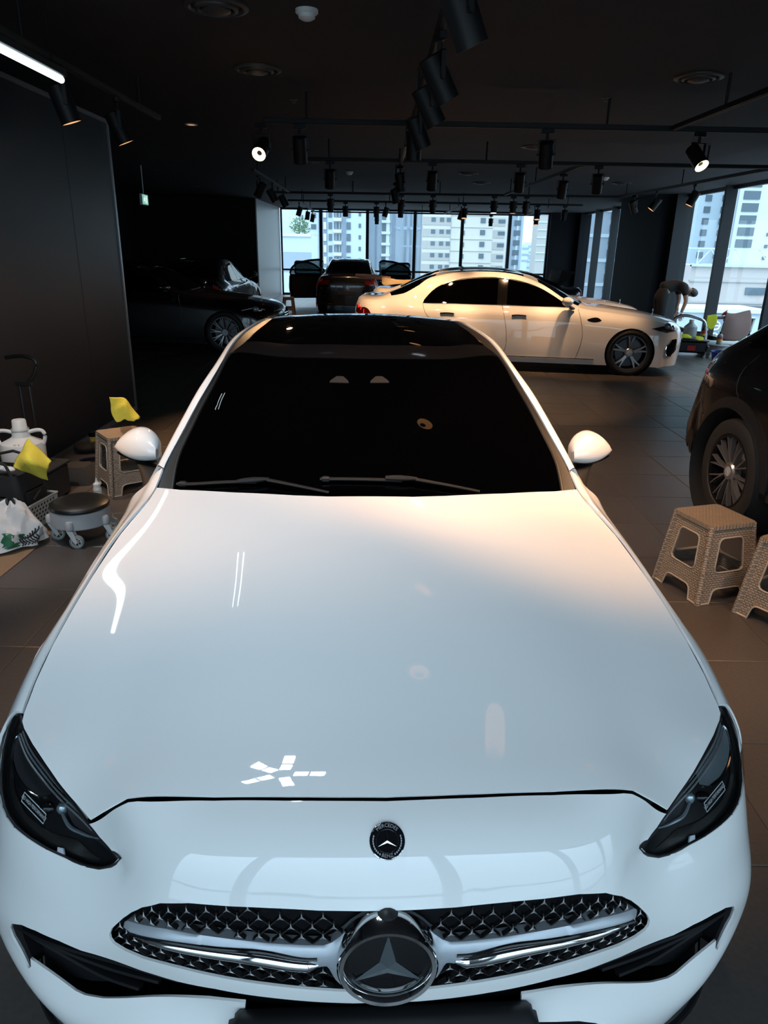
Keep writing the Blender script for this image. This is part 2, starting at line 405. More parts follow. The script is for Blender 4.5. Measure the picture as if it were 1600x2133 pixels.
# ---- back glazing: six panes between slim mullions
bx = [-4.22, -2.66, -.86, .97, 2.80, 4.63, 6.15]
def glazing(name, p0, p1, frame, n_in, depth=.12, fin=.06, sill=.08, rails=()):
    """window between two floor points: frame, pane and the fin at its right end"""
    p0, p1 = Vector((*p0, 0)), Vector((*p1, 0)); mid = (p0+p1)/2; L = (p1-p0).length; a = math.atan2(p1.y-p0.y, p1.x-p0.x)
    o = bpy.data.objects.new(name, None); o.location = mid; o.rotation_euler = (0, 0, a); COL.objects.link(o); struct(o)
    fr = MB().box((0, 0, sill/2), (L, .09, sill)).box((0, 0, ZC-.035), (L, .09, .07))
    for s in (-1, 1): fr.box((s*(L/2-fin/2), n_in*depth/2-n_in*.04, ZC/2), (fin, depth, ZC))
    for z in rails: fr.box((0, 0, z), (L, .07, .07))
    fr.build('frame', frame, o, 0)
    MB().box((0, 0, (ZC+sill)/2), (L-2*fin+.01, .012, ZC-sill)).build('glass', 'pane', o, 0)
    return o
for i in range(6): glazing('window_%d' % (i+1), (bx[i], YB), (bx[i+1], YB), 'frame_dark', -1, rails=(.95,))
struct(slab('wall_back_right', 6.15, XR+.2, YB-.25, YB+.1, 0, ZC, 'column_dark'))
# ---- right glazing with deep fins, and the dark columns between the runs
wr = [(29.2, 26.95), (26.95, 25.0), (25.0, 23.1), (19.35, 16.75), (16.75, 14.2), (14.2, 11.6)]
for i, (a, b) in enumerate(wr): glazing('window_%d' % (7+i), (XR, a), (XR, b), 'frame_dark', -1, depth=.24, fin=.05)
struct(slab('trim_1', XR-.12, XR+.15, 22.95, 23.25, 0, ZC, 'frame_dark'))
col1 = struct(slab('wall_right', XR-.55, XR+.2, 19.5, 22.95, 0, ZC, 'column_dark'))
struct(slab('trim_2', XR-.30, XR+.15, 19.2, 19.5, 0, ZC, 'frame_dark'))
struct(slab('trim_3', XR-.2, XR+.2, 29.0, YB, 0, ZC, 'column_dark'))
struct(slab('wall_right', XR-.25, XR+.2, YF, 11.5, 0, ZC, 'column_dark'))
# ---- front glazing behind the photographer: tall panes over a low transom
fx = [-8.0, -5.4, -3.3, -1.2, .9, 3.0, 5.2, 7.4]
for i in range(7): glazing('window_%d' % (20+i), (fx[i], YF), (fx[i+1], YF), 'frame_dark', 1, fin=.09, rails=(.75,))

# ---- glossy black partition at the left with its aluminium edge
pt = struct(slab('wall_partition', -3.02, -2.885, YF, 8.06, 0, 2.93, 'panel_black'))
pl = pt.location
def edge(name, x0, x1, y0, y1, z0, z1):
    return struct(slab(name, x0, x1, y0, y1, z0, z1, 'aluminium'))
edge('trim_4', -3.03, -2.872, 8.06, 8.10, 0, 2.965)
edge('trim_5', -3.03, -2.872, YF, 8.06, 2.93, 2.965)
edge('baseboard_left', -2.885, -2.872, YF, 8.06, 0, .05)
slab('panel_seam', -2.8855, -2.8835, 6.98, 6.984, .05, 2.93, 'frame_dark').parent = None
s_ = COL.objects['panel_seam']; s_.parent = pt; s_.location = s_.location-pl

# ================================================================== ceiling things
def disc(name, x, y, r, m, z=ZC, label='', cat='vent', group=None):
    o = empty(name, (x, y, z), 0, label, cat, group)
    MB().lathe([(r, 0), (r, -.012), (r*.86, -.02), (r*.80, -.006), (r*.80, 0)], 32).build('outer_ring', m, o)
    MB().lathe([(r*.70, -.004), (r*.68, -.022), (r*.58, -.03), (r*.54, -.016), (r*.54, -.004)], 32).build('middle_ring', m, o)
    MB().lathe([(r*.44, -.004), (r*.44, -.03), (r*.3, -.04), (0, -.042)], 32).build('core', m, o)
    return o
vents = [(-1.11, 5.25, 'black round ceiling vent cut by the top edge of the photo', .20), (-1.14, 6.91, 'black round ceiling vent left of centre, above the bright warm spotlight', .20),
         (2.57, 6.88, 'black round ceiling vent at upper right, alone above the diagonal rail', .20)]
for x, y, l, r in vents: disc('ceiling_vent', x, y, r, 'vent', label=l, group='round ceiling vents')
for x, y, l in [(2.05, 11.3, 'small far ceiling vent behind the dark spotlight right of centre'), (1.5, 15.2, 'far ceiling vent right of the middle, third rail nearest'), (2.0, 17.2, 'far ceiling vent beside the third rail, right of centre'),
                (4.9, 16.6, 'far ceiling vent near the right windows'), (-1.3, 13.5, 'far ceiling vent left of the middle under the second rail')]:
    disc('ceiling_vent', x, y, .2, 'vent', label=l, group='round ceiling vents')
def smoke(x, y, l):
    o = empty('smoke_detector', (x, y, ZC), 0, l, 'smoke detector', 'white smoke detectors')
    MB().lathe([(.072, 0), (.072, -.018), (.062, -.026), (.055, -.026)], 24).build('base', 'plastic_white', o)
    MB().lathe([(.055, -.022), (.052, -.046), (.03, -.058), (0, -.06)], 24).build('cap', 'plastic_white', o)
smoke(-.55, 5.29, 'white smoke detector nearest the camera, at the top of the photo')
smoke(-.81, 15.4, 'small far white smoke detector left of the middle')
smoke(4.25, 15.5, 'small far white smoke detector at right near the windows')
def sprinkler(x, y, l):
    o = empty('sprinkler_head', (x, y, ZC), 0, l, 'sprinkler', 'ceiling sprinkler heads')
    MB().lathe([(.04, 0), (.036, -.008), (.012, -.010), (.012, -.03)], 14).build('collar', 'vent', o)
    MB().lathe([(.022, -.03), (.02, -.034), (0, -.035)], 14).build('deflector', 'vent', o)
sprinkler(2.05, 7.8, 'small dark sprinkler head below the upper right vent')
sprinkler(-1.0, 8.2, 'small dark sprinkler head above the bright warm spotlight')
for x, y, l in [(-2.49, 9.93, 'small recessed downlight glowing warm over the left aisle'), (-4.8, 15.75, 'dim recessed downlight at far left, nearer of two'), (-4.93, 19.9, 'dim recessed downlight at far left, further of two')]:
    o = empty('downlight', (x, y, ZC), 0, l, 'downlight', 'recessed downlights'); lit = y < 12
    MB().lathe([(.075, 0), (.075, -.008), (.055, -.010), (.05, .0)], 20).build('ring', 'plastic_white' if lit else 'vent', o)
    MB().lathe([(.05, -.004), (0, -.004)], 20).build('diffuser', 'lens_warm' if lit else 'lens_off', o)

# ---- lighting rails on short rods
def rail(a, b, label, rods, z=ZT, group='black lighting rails'):
    a, b = Vector((*a, z)), Vector((*b, z)); o = empty('lighting_rail', (a+b)/2, math.atan2(b.y-a.y, b.x-a.x), label, 'rail', group); L = (b-a).length
    MB().box((0, 0, .02), (L, .045, .045), bev=.004).build('channel', 'lamp_black', o)
    MB().box((0, 0, -.004), (L-.02, .018, .004)).build('groove', 'rubber', o)
    for t in rods: MB().cyl((L*(t-.5), 0, .04), (L*(t-.5), 0, ZC-z), .012, n=8).build('rod', 'lamp_black', o)
    return o
ROW = {1: lambda x: 7.82, 2: lambda x: 10.95-.02*x, 3: lambda x: 17.35-.09*x, 4: lambda x: 20.35-.05*x, 5: lambda x: 26.45-.06*x}
LX = lambda y: .31-.0175*(y-1.6)          # the long rail
RX = lambda y: 4.98+(16.9-y)*.055         # rail along the right windows
rail((LX(1.6), 1.6), (LX(14.4), 14.4), 'long black rail running away from the camera with the row of big spotlights', (.03, .2, .4, .6, .8, .97))
rail((-1.25, ROW[1](0)), (7.2, ROW[1](0)), 'first black crosswise rail, nearest the camera', (.05, .396, .7, .97), z=ZT-.001)
rail((2.74, 7.76), (2.85, 3.6), 'black rail coming forward at upper right from the first crosswise rail', (.25, .75), z=ZT-.002)
rail((-1.2, ROW[2](-1.2)), (7.2, ROW[2](7.2)), 'second black crosswise rail', (.04, .30, .66, .98), z=ZT-.001)
rail((2.50, 16.9), (2.67, 11.0), 'black rail slanting between the second and third crosswise rails', (.1, .5), z=ZT-.002)
rail((-2.78, ROW[3](-2.78)), (4.98, ROW[3](4.98)), 'third black crosswise rail', (.03, .25, .5, .75), z=ZT-.001)
rail((RX(16.85), 16.85), (RX(8.2), 8.2), 'black rail running forward along the right windows', (.04, .35, .7), z=ZT-.002)
rail((-2.72, ROW[4](-2.72)), (5.0, ROW[4](5)), 'fourth black crosswise rail', (.05, .35, .6, .95))
rail((-2.74, ROW[5](-2.74)), (4.94, ROW[5](4.94)), 'last black crosswise rail in front of the back windows', (.1, .5, .9))
rail((-2.45, 20.4), (-2.6, 26.5), 'black rail joining the fourth and last rails at left', (.3, .7), z=ZT-.002)
rail((1.85, 26.25), (2.0, 20.3), 'black rail joining the fourth and last rails in the middle', (.3, .7), z=ZT-.002)
rail((4.60, 26.1), (4.45, 20.2), 'black rail joining the fourth and last rails at right', (.3, .7), z=ZT-.002)
rail((-2.30, 2.4), (-2.27, 7.8), 'black rail along the left partition with two warm spotlights', (.1, .5, .9))
rail((-2.22, 12.6), (-2.26, 17.2), 'black rail at far left running back to the third crosswise rail', (.1, .9), z=ZT-.002)

# ---- track spotlights
def make_spot():
    o = empty('track_spotlight', (0, 0, 0))
    MB().box((0, 0, -.02), (.10, .034, .035), bev=.004).cyl((0, 0, -.03), (0, 0, -.085), .012).build('adapter', 'lamp_black', o)
    MB().box((-.066, 0, -.14), (.006, .022, .12)).box((.066, 0, -.14), (.006, .022, .12)).box((0, 0, -.084), (.138, .022, .008)).cyl((-.076, 0, -.19), (.076, 0, -.19), .010, n=10).build('yoke', 'lamp_black', o)
    h = MB().lathe([(0, .10), (.052, .10), (.0580, .094), (.0585, -.10), (.0555, -.10), (.0552, -.075), (.0, -.075)], 28).build('housing', 'lamp_black', o); h.location = (0, 0, -.19)
    MB().lathe([(.0550, -.097), (.051, -.088), (.0200, -.0746)], 24).build('lens', 'lens_off', h)
    MB().lathe([(.020, -.0745), (0, -.0745)], 16).build('led_core', 'lens_off', h)
    return o
proto = make_spot(); first = [True]
LIT = {'warm': ('lens_warm', WARM), 'cool': ('lens_cool', COOL), 'glare': ('lens_glare', (1, .72, .40))}
def spot(x, y, rz, tilt, label, lit=None, power=0, scale=1.2, z=ZT-.004, cone=62, group='black track spotlights'):
    if first[0]: o = proto; first[0] = False
    else: o = copy_tree(proto)
    o.location = (x, y, z); o.rotation_euler = (0, 0, rz); o.scale = (scale,)*3
    tag(o, label, 'spotlight', group)
    h = [c for c in o.children if c.name.startswith('housing')][0]; h.rotation_euler = (tilt, 0, 0); l = [c for c in h.children if c.name.startswith('lens')][0]; core = [c for c in h.children if c.name.startswith('led_core')][0]
    if lit:
        l.material_slots[0].link = 'OBJECT'; l.material_slots[0].material = M[LIT[lit][0]]; core.material_slots[0].link = 'OBJECT'; core.material_slots[0].material = M['led_'+lit]
        if power:
            ld = bpy.data.lights.new('spot_beam', 'SPOT'); ld.energy = power; ld.color = LIT[lit][1]; ld.spot_size = math.radians(cone); ld.spot_blend = .6; ld.shadow_soft_size = .04
            lo = bpy.data.objects.new('spot_beam', ld); COL.objects.link(lo); lo.parent = h; lo.location = (0, 0, -.105)
    return o
R_ = math.radians
def on(row, x, lean=0): return (x, ROW[row](x)+lean)
def lx(y): return (LX(y), y)
def rx(y): return (RX(y), y)
W_N, W_F = 45, 108      # watts of the near and far warm lamps
S3 = [  # place, heading, tilt, label, lit, power
 (lx(2.62), 30, 8, 'big black spotlight over the near bonnet, out of the top of the photo', 'warm', W_N*1.7),
 (lx(3.42), -70, 26, 'biggest black spotlight at the top of the photo with warm lens', 'warm', W_N),
 (lx(4.60), -75, 30, 'black spotlight with cool white lens, second down the long rail', 'cool', 60),
 (lx(5.42), -75, 30, 'black spotlight with warm lens, third down the long rail', 'warm', 60),
 (lx(6.62), -80, 24, 'black spotlight with warm lens, fourth down the long rail', 'warm', 60),
 (lx(7.35), 0, 12, 'unlit-looking black spotlight just behind the fourth on the long rail', 'warm', 60),
 (lx(11.3), -40, 12, 'small black spotlight far down the long rail, upper of two', None, 0),
 (lx(14.2), -60, 14, 'small black spotlight at the far end of the long rail', 'warm', 60),
 ((-2.29, 3.85), 10, 14, 'added black spotlight on the left rail, out of view, brightening the bags', 'cool', 85),  # added fill lamp, brightens the jug, bags and roller stool
 ((-2.28, 5.60), -62, 18, 'black spotlight with warm lens above the left partition, nearer of two', 'warm', 130),
 ((-2.27, 6.64), -66, 22, 'black spotlight with warm lens above the left partition, further of two', 'warm', 130),
 (on(1, -1.28), -8, -60, 'bright warm spotlight left of centre aimed at the camera', 'glare', 25),
 (on(1, 3.02), 22, -46, 'bright warm spotlight at upper right aimed at the camera', 'glare', 25),
 (on(1, -.90), 0, 22, 'dark spotlight on the first crosswise rail, left end, turned away', 'warm', W_F),
 (on(1, 1.53), -14, 24, 'dark spotlight on the first crosswise rail, right of centre, turned away', 'warm', W_F),
 (on(2, -.85), 8, 22, 'dark spotlight on the second crosswise rail, left end, turned away', 'warm', 60),
 (on(2, .58), 0, 24, 'dark spotlight on the second crosswise rail near the middle, turned away', 'warm', W_F),
 (on(2, 1.80), -5, 24, 'dark spotlight on the second crosswise rail, right of the middle, turned away', 'warm', W_F),
 (on(2, 2.88), -16, 22, 'dark spotlight on the second crosswise rail, toward the right, turned away', 'warm', W_F),
 ((2.645, 12.0), 0, 22, 'dark spotlight on the slanting rail between the second and third rails', None, 0),
 (rx(10.5), 100, 6, 'black spotlight with warm lens before the right window mullion', 'warm', 60),
 (rx(10.0), -70, 52, 'unlit black spotlight tilted sideways before the right window', None, 0),
 (rx(13.3), 80, 24, 'warm lit spotlight before the dark right column, right one of two', 'warm', 60),
 (rx(14.9), 80, 34, 'warm lit spotlight before the dark right column, left one of two', 'warm', 60),
 (rx(16.0), -60, 30, 'unlit black spotlight before the far right window', None, 0),
 (on(3, 2.72), 170, 3, 'warm lit spotlight on the third rail, right of centre', 'warm', 60),
 (on(3, 2.30), 180, 8, 'cool lit spotlight on the third rail, right of centre', 'cool', 60),
 (on(3, 3.0), 0, 16, 'dark spotlight on the third rail, right of the warm one', None, 0),
 (on(3, -1.35), 0, 16, 'dark spotlight on the third rail over the far black saloon', None, 0),
 (on(3, .95), 0, 16, 'dark spotlight on the third rail near the middle', None, 0),
 (on(3, .25), 30, 16, 'dark spotlight on the third rail left of the middle', None, 0),
 ((-2.225, 13.3), 60, 35, 'spotlight with a sliver of warm lens at far left above the dark corner', 'warm', 30),
 ((-2.235, 14.7), 100, -30, 'unlit spotlight at far left above the dark corner, leaning right', None, 0),
 ((-2.25, 16.3), 100, -28, 'unlit spotlight at far left beside the end of the third rail', None, 0),
 (on(4, 4.55), 0, 16, 'dark spotlight at the right of the fourth rail', None, 0),
 (on(4, 3.85), 180, 14, 'bright warm spotlight on the fourth rail before the last back pane', 'warm', 60),
 (on(4, 1.95), 180, 12, 'warm lit spotlight on the fourth rail before the fourth mullion', 'warm', 60),
 ((1.97, 21.4), 90, 16, 'small dark spotlight leaning left before the fourth mullion', None, 0),
 ((-2.46, 20.9), 90, 18, 'dark spotlight at the left end of the fourth rail', None, 0),
 (on(4, -1.18), 0, 14, 'dark spotlight on the fourth rail in front of the second pane', None, 0),
 (on(4, -.36), 0, 14, 'dark spotlight on the fourth rail in front of the second mullion', None, 0),
 (on(4, .28), 0, 14, 'dark spotlight on the fourth rail in front of the third pane', None, 0),
 ((LX(14.4)-.2, ROW[4](0)), 90, 16, 'dark spotlight on the fourth rail leaning, beside the second mullion', None, 0),
 ((4.55, 23.9), 180, 6, 'small dark spotlight far off before the last back pane', None, 0),
 ((-2.53, 23.6), 90, 8, 'small dark spotlight before the first back pane, left one of two', None, 0),
 ((-2.58, 25.6), 90, 12, 'small dark spotlight before the first back pane, right one of two', None, 0),
 (on(5, 3.45), 0, 4, 'small dark spotlight on the last rail, before the fifth pane', None, 0),
 (on(5, -.45), 0, 4, 'small dark spotlight on the last rail, before the third pane', None, 0),
]
for p_, rz_, ti_, la_, li_, pw_ in S3: spot(p_[0], p_[1], R_(rz_), R_(ti_), la_, li_, pw_)
rail((-2.8, 2.40), (3.1, 2.40), 'black crosswise rail above the near bonnet, outside the photo', (.1, .5, .9))
for x_, rz_, ti_, la_, pw_ in [(-2.5, -76, 42, 'big black spotlight over the near left corner of the car, seen only reflected', W_N*2.3), (.75, 20, 6, 'big black spotlight right of the long rail over the nose, seen only reflected', W_N*.8), (1.45, 30, 14, 'big black spotlight over the right of the nose, seen only reflected', W_N*.3), (2.5, 56, 40, 'big black spotlight over the near right corner of the car, seen only reflected', W_N*.6)]:
    spot(x_, 2.40, R_(rz_), R_(ti_), la_, 'warm', pw_)

# ---- five-armed LED lamp above the bonnet, its star shows as a reflection in the paint
st = empty('star_lamp', (-.585, 2.155, 2.775), R_(8), 'white five-armed LED workshop lamp above the bonnet, seen as a star reflected in the paint', 'lamp')
MB().lathe([(0, .05), (.06, .05), (.06, 0), (0, 0)], 20).cyl((0, 0, .05), (0, 0, .425), .012, n=8).build('hub', 'plastic_white', st)
for k in range(5):
    a = R_((85, 138, 213, 284, 355)[k]-8); m = Matrix.Rotation(a, 4, 'Z')
    arm = MB(); arm.box((.19, 0, .02), (.24, .085, .022), bev=.005); arm.v = [tuple(m @ Vector(p)) for p in arm.v]; arm = arm.build('arm', 'plastic_white', st)
    for q in (.125, .235):
        b = MB().add([(q-.045, -.036, .0065), (q+.045, -.036, .0065), (q+.045, .036, .0065), (q-.045, .036, .0065)], [(3, 2, 1, 0)]); b.v = [tuple(m @ Vector(p)) for p in b.v]; b.build('led_panel', 'star_led', arm, 0)
# ---- tube lights
def tube_light(x, y0, y1, z, label, rz=0):
    o = empty('tube_light', (x, (y0+y1)/2, z), rz, label, 'tube light', 'white tube lights'); L = y1-y0
    MB().box((0, 0, .03), (.06, L, .05), bev=.006).build('fixture', 'lamp_black', o)
    MB().cyl((0, -L/2+.03, -.012), (0, L/2-.03, -.012), .020, n=14).build('tube', 'tube_light', o)
tube_light(-2.10, 3.1, 5.19, 2.775, 'bright white tube light hung along the left rail')
hg = [o for o in COL.objects if o.name.startswith('tube_light')][-1]
for y_ in (-.9, 0, .9): MB().cyl((0, y_, .05), (0, y_, ZC-2.775), .005, n=6).build('hanger', 'lamp_black', hg)
o = empty('tube_light', (-1.22, 3.93, 2.97), 0, 'slim twin tube light over the left of the bonnet, seen only reflected', 'tube light', 'white tube lights')
MB().box((0, 0, .03), (.09, .68, .05), bev=.006).build('fixture', 'lamp_black', o)
for sx in (-.03, .03): MB().cyl((sx, -.31, -.004), (sx, .31, -.004), .006, n=10).build('tube', 'tube_light', o)
# ---- exit sign hung edge-on at far left
ex = empty('exit_sign', (-4.78, 15.0, 2.49), R_(90), 'small green and white emergency exit sign hanging at far left', 'sign')
MB().box((0, 0, .11), (.36, .05, .20), bev=.006).cyl((0, 0, .21), (0, 0, ZC-2.49), .01, n=8).build('box', 'plastic_white', ex)
MB().box((0, -.027, .11), (.33, .004, .17)).build('face', 'exit_green', ex, 0)
pic = MB()   # running figure and doorway
pic.box((.07, -.030, .11), (.05, .003, .13)).ball((-.03, -.030, .165), (.014, .002, .014))
pic.tube([(-.035, -.030, .145), (-.05, -.030, .11), (-.02, -.030, .085), (-.03, -.030, .055)], .008, n=6).tube([(-.05, -.030, .11), (-.075, -.030, .085), (-.10, -.030, .085)], .008, n=6).tube([(-.035, -.030, .14), (-.005, -.030, .125), (.015, -.030, .135)], .006, n=6).tube([(-.037, -.030, .14), (-.07, -.030, .13), (-.08, -.030, .11)], .006, n=6)
pic.build('running_figure', 'exit_white', ex)
# ================================================================== the white car in front
zc=[(1.5,1.030),(1.2,.993),(.95,.957),(.7,.918),(.465,.875),(.3,.844),(.2,.8265),(.1,.797)]
xs=[0,.2,.4,.48,.58,.70,.83]
dr={1.5:[0,.002,.009,.013,.018,.028,.0435],1.2:[0,.003,.010,.015,.023,.0355,.0500],.95:[0,.003,.012,.019,.030,.045,.0580],.7:[0,.004,.015,.025,.040,.057,.08],
.465:[0,.004,.016,.027,.048,.068,.094],.3:[0,.004,.017,.028,.055,.08,.12],.2:[0,.004,.017,.028,.067,.12,.18],.1:[0,.005,.018,.032,.085,.15,.22]}
HR=[[(x,y,z-d) for x,d in zip(xs,dr[y])] for y,z in zc]
FR=[
[(0,.185,.8235),(.2,.188,.820),(.38,.190,.807),(.485,.192,.795),(.575,.25,.765),(.665,.315,.772),(.75,.40,.781),(.814,.48,.784),(.872,.64,.765)],
[(0,.085,.793),(.2,.090,.786),(.38,.105,.760),(.46,.125,.733),(.535,.165,.690),(.66,.235,.69),(.795,.35,.715),(.865,.49,.728),(.886,.68,.72)],
[(0,.028,.715),(.2,.035,.706),(.38,.058,.675),(.46,.085,.652),(.54,.130,.632),(.67,.19,.627),(.807,.30,.635),(.874,.455,.65),(.893,.68,.655)],
[(0,.0,.60),(.2,.012,.597),(.38,.045,.588),(.47,.075,.578),(.55,.112,.562),(.67,.165,.55),(.82,.275,.545),(.886,.44,.555),(.899,.68,.56)],
[(0,.005,.50),(.2,.015,.50),(.38,.05,.50),(.47,.08,.50),(.56,.115,.49),(.685,.16,.475),(.838,.265,.462),(.901,.43,.465),(.905,.68,.48)],
[(0,.02,.43),(.2,.03,.43),(.38,.065,.425),(.47,.09,.42),(.56,.12,.41),(.68,.165,.40),(.832,.255,.395),(.894,.42,.40),(.90,.68,.40)],
[(0,.0,.32),(.2,.010,.32),(.38,.04,.32),(.47,.062,.315),(.56,.095,.31),(.68,.145,.305),(.798,.24,.30),(.868,.40,.30),(.888,.68,.3)],
[(0,.01,.205),(.2,.02,.205),(.38,.05,.205),(.47,.073,.205),(.56,.105,.205),(.66,.155,.21),(.755,.25,.215),(.83,.41,.22),(.875,.68,.22)],
]
Hs=Sheet(HR);Fs=Sheet(FR)
# outlines read off on the sheets (u, v)
O = dict(
 HOOD=[(-0.0117, 0.1437), (0.1431, 0.1430), (0.2596, 0.1290), (0.4765, 0.0873), (0.6647, 0.0442), (0.7595, 0.0066), (0.7629, 0.0975), (0.8001, 0.3220), (0.8186, 0.5447), (0.8295, 0.6895), (0.8371, 0.8153), (0.8358, 0.9309), (0.8258, 1.0313), (0.8201, 1.0560), (0.8062, 1.0792), (0.7644, 1.1327), (0.7137, 1.1903), (0.6707, 1.2373), (0.6148, 1.2952), (0.5708, 1.3442), (0.5258, 1.3325), (0.5008, 1.3246), (0.4790, 1.3277), (0.3274, 1.3454), (0.1833, 1.3558), (0.0896, 1.3608), (0.0019, 1.3631)],
 GRILLE=[(-0.0042, 0.1957), (0.0535, 0.1952), (0.1229, 0.1934), (0.2107, 0.1876), (0.2826, 0.1821), (0.3565, 0.1744), (0.4207, 0.1737), (0.4647, 0.1843), (0.4907, 0.1999), (0.5108, 0.2209), (0.5384, 0.2601), (0.5441, 0.2790), (0.5414, 0.2938), (0.5321, 0.3064), (0.5049, 0.3188), (0.4649, 0.3259), (0.3864, 0.3223), (0.3158, 0.3237), (0.2200, 0.3275), (0.1287, 0.3327), (0.0487, 0.3374), (-0.0015, 0.3398)],
 LIP=[(-0.0005, 0.3756), (0.0599, 0.3775), (0.1322, 0.3729), (0.1965, 0.3678), (0.2598, 0.3648), (0.3215, 0.3621), (0.3956, 0.3686), (0.4762, 0.3697), (0.5366, 0.3634)],
 INT=[(0.6148, 0.3570), (0.6668, 0.3420), (0.7220, 0.3356), (0.7577, 0.3383)],
 INT2=[(0.7595, 0.4393), (0.7166, 0.4530), (0.6803, 0.4650), (0.6485, 0.4759), (0.6252, 0.4782), (0.5794, 0.4720), (0.5162, 0.4565), (0.4571, 0.4414), (0.3968, 0.4270), (0.3389, 0.4123), (0.2659, 0.4030)],
 LOW=[(0.2715, 0.4765), (0.3053, 0.4874), (0.3471, 0.4959), (0.3964, 0.5049), (0.4343, 0.5169)],
 LAMPU=[(0.9960, 0.0157), (0.8755, 0.0175), (0.7856, 0.0207), (0.7235, 0.0279), (0.6641, 0.0386), (0.6249, 0.0542), (0.5932, 0.0698), (0.5438, 0.1008)],
 LAMPL=[(0.5550, 0.1089), (0.5667, 0.1154), (0.5945, 0.1270), (0.6247, 0.1327), (0.6650, 0.1352), (0.7126, 0.1398), (0.7632, 0.1437), (0.8075, 0.1478), (0.8417, 0.1483), (0.8691, 0.1462)],
 NTOP=[(-0.0004, 0.0256), (0.1813, 0.0211), (0.3305, 0.0139), (0.4666, -0.0007), (0.4850, 0.0014), (0.5307, 0.0190), (0.6204, 0.0555)],
 CREASE=[(0.5412, 0.1016), (0.5192, 0.1175), (0.4936, 0.1317), (0.4668, 0.1453), (0.4444, 0.1569)],
 BARU=[(0.0212, 0.2026), (0.0449, 0.2078), (0.0665, 0.2195), (0.0840, 0.2326), (0.0994, 0.2425), (0.1148, 0.2472), (0.1457, 0.2475), (0.2131, 0.2460), (0.2823, 0.2413), (0.3549, 0.2354), (0.4180, 0.2285), (0.5009, 0.2267), (0.5079, 0.2322), (0.5088, 0.2383), (0.5022, 0.2475)],
 BARM=[(0.4875, 0.2524), (0.4215, 0.2518), (0.3570, 0.2535), (0.2838, 0.2552), (0.2139, 0.2572), (0.1421, 0.2660), (0.1243, 0.2654)],
 BARL=[(0.4875, 0.2555), (0.4664, 0.2613), (0.4231, 0.2702), (0.3655, 0.2739), (0.3102, 0.2755), (0.2157, 0.2809), (0.1478, 0.2868), (0.1209, 0.2851), (0.1096, 0.2818)],
 RINGIN=[(0.0944, 0.2847), (0.0878, 0.2934)],
 DRL1=[(0.9570, 0.0140), (0.8789, 0.0172), (0.7807, 0.0196), (0.7095, 0.0250), (0.6519, 0.0312), (0.6243, 0.0396)],
 DRLB=[(0.7055, 0.0540), (0.7001, 0.0612), (0.6882, 0.0711), (0.6721, 0.0785), (0.6513, 0.0776), (0.6233, 0.0752), (0.5949, 0.0710)],
 BOWL=[(0.9742, 0.0208), (0.9581, 0.0414), (0.9354, 0.0606), (0.9095, 0.0716), (0.8720, 0.0755), (0.8321, 0.0724), (0.8048, 0.0629), (0.7786, 0.0475)],
 LABEL=[(0.7333, 0.0982), (0.7442, 0.0898), (0.8025, 0.0884), (0.8031, 0.0981)],
 WASH=[(0.6741, 0.1336), (0.6805, 0.1214), (0.6923, 0.1249), (0.6895, 0.1368)],
)
# ================================================================== wheels
def spokes(mb, n, r0_, r1_, w0, w1, y, thick, twin=0.0, twist=0.0, dish=.02):
    for k in range(n):
        for s in ((-1, 1) if twin else (0,)):
            a = 2*PI*k/n; pts = []
            for t in (0, .35, .7, 1):
                r = r0_+(r1_-r0_)*t; aa = a+s*twin*(t if twin < .5 else 1)+twist*t*t
                pts.append((r*math.cos(aa), r*math.sin(aa), y-dish*(1-t)**2+dish*.2, w0+(w1-w0)*t, aa))
            V = []
            for x, z, yy, w_, aa in pts:
                tx_, tz_ = -math.sin(aa), math.cos(aa)
                V += [(x-tx_*w_, yy-thick, z-tz_*w_), (x-tx_*w_*.7, yy, z-tz_*w_*.7), (x+tx_*w_*.7, yy, z+tz_*w_*.7), (x+tx_*w_, yy-thick, z+tz_*w_)]
            Fc = []
            for i in range(3):
                for j in range(4): Fc.append((4*i+j, 4*i+(j+1) % 4, 4*i+4+(j+1) % 4, 4*i+4+j))
            mb.add(V, Fc)
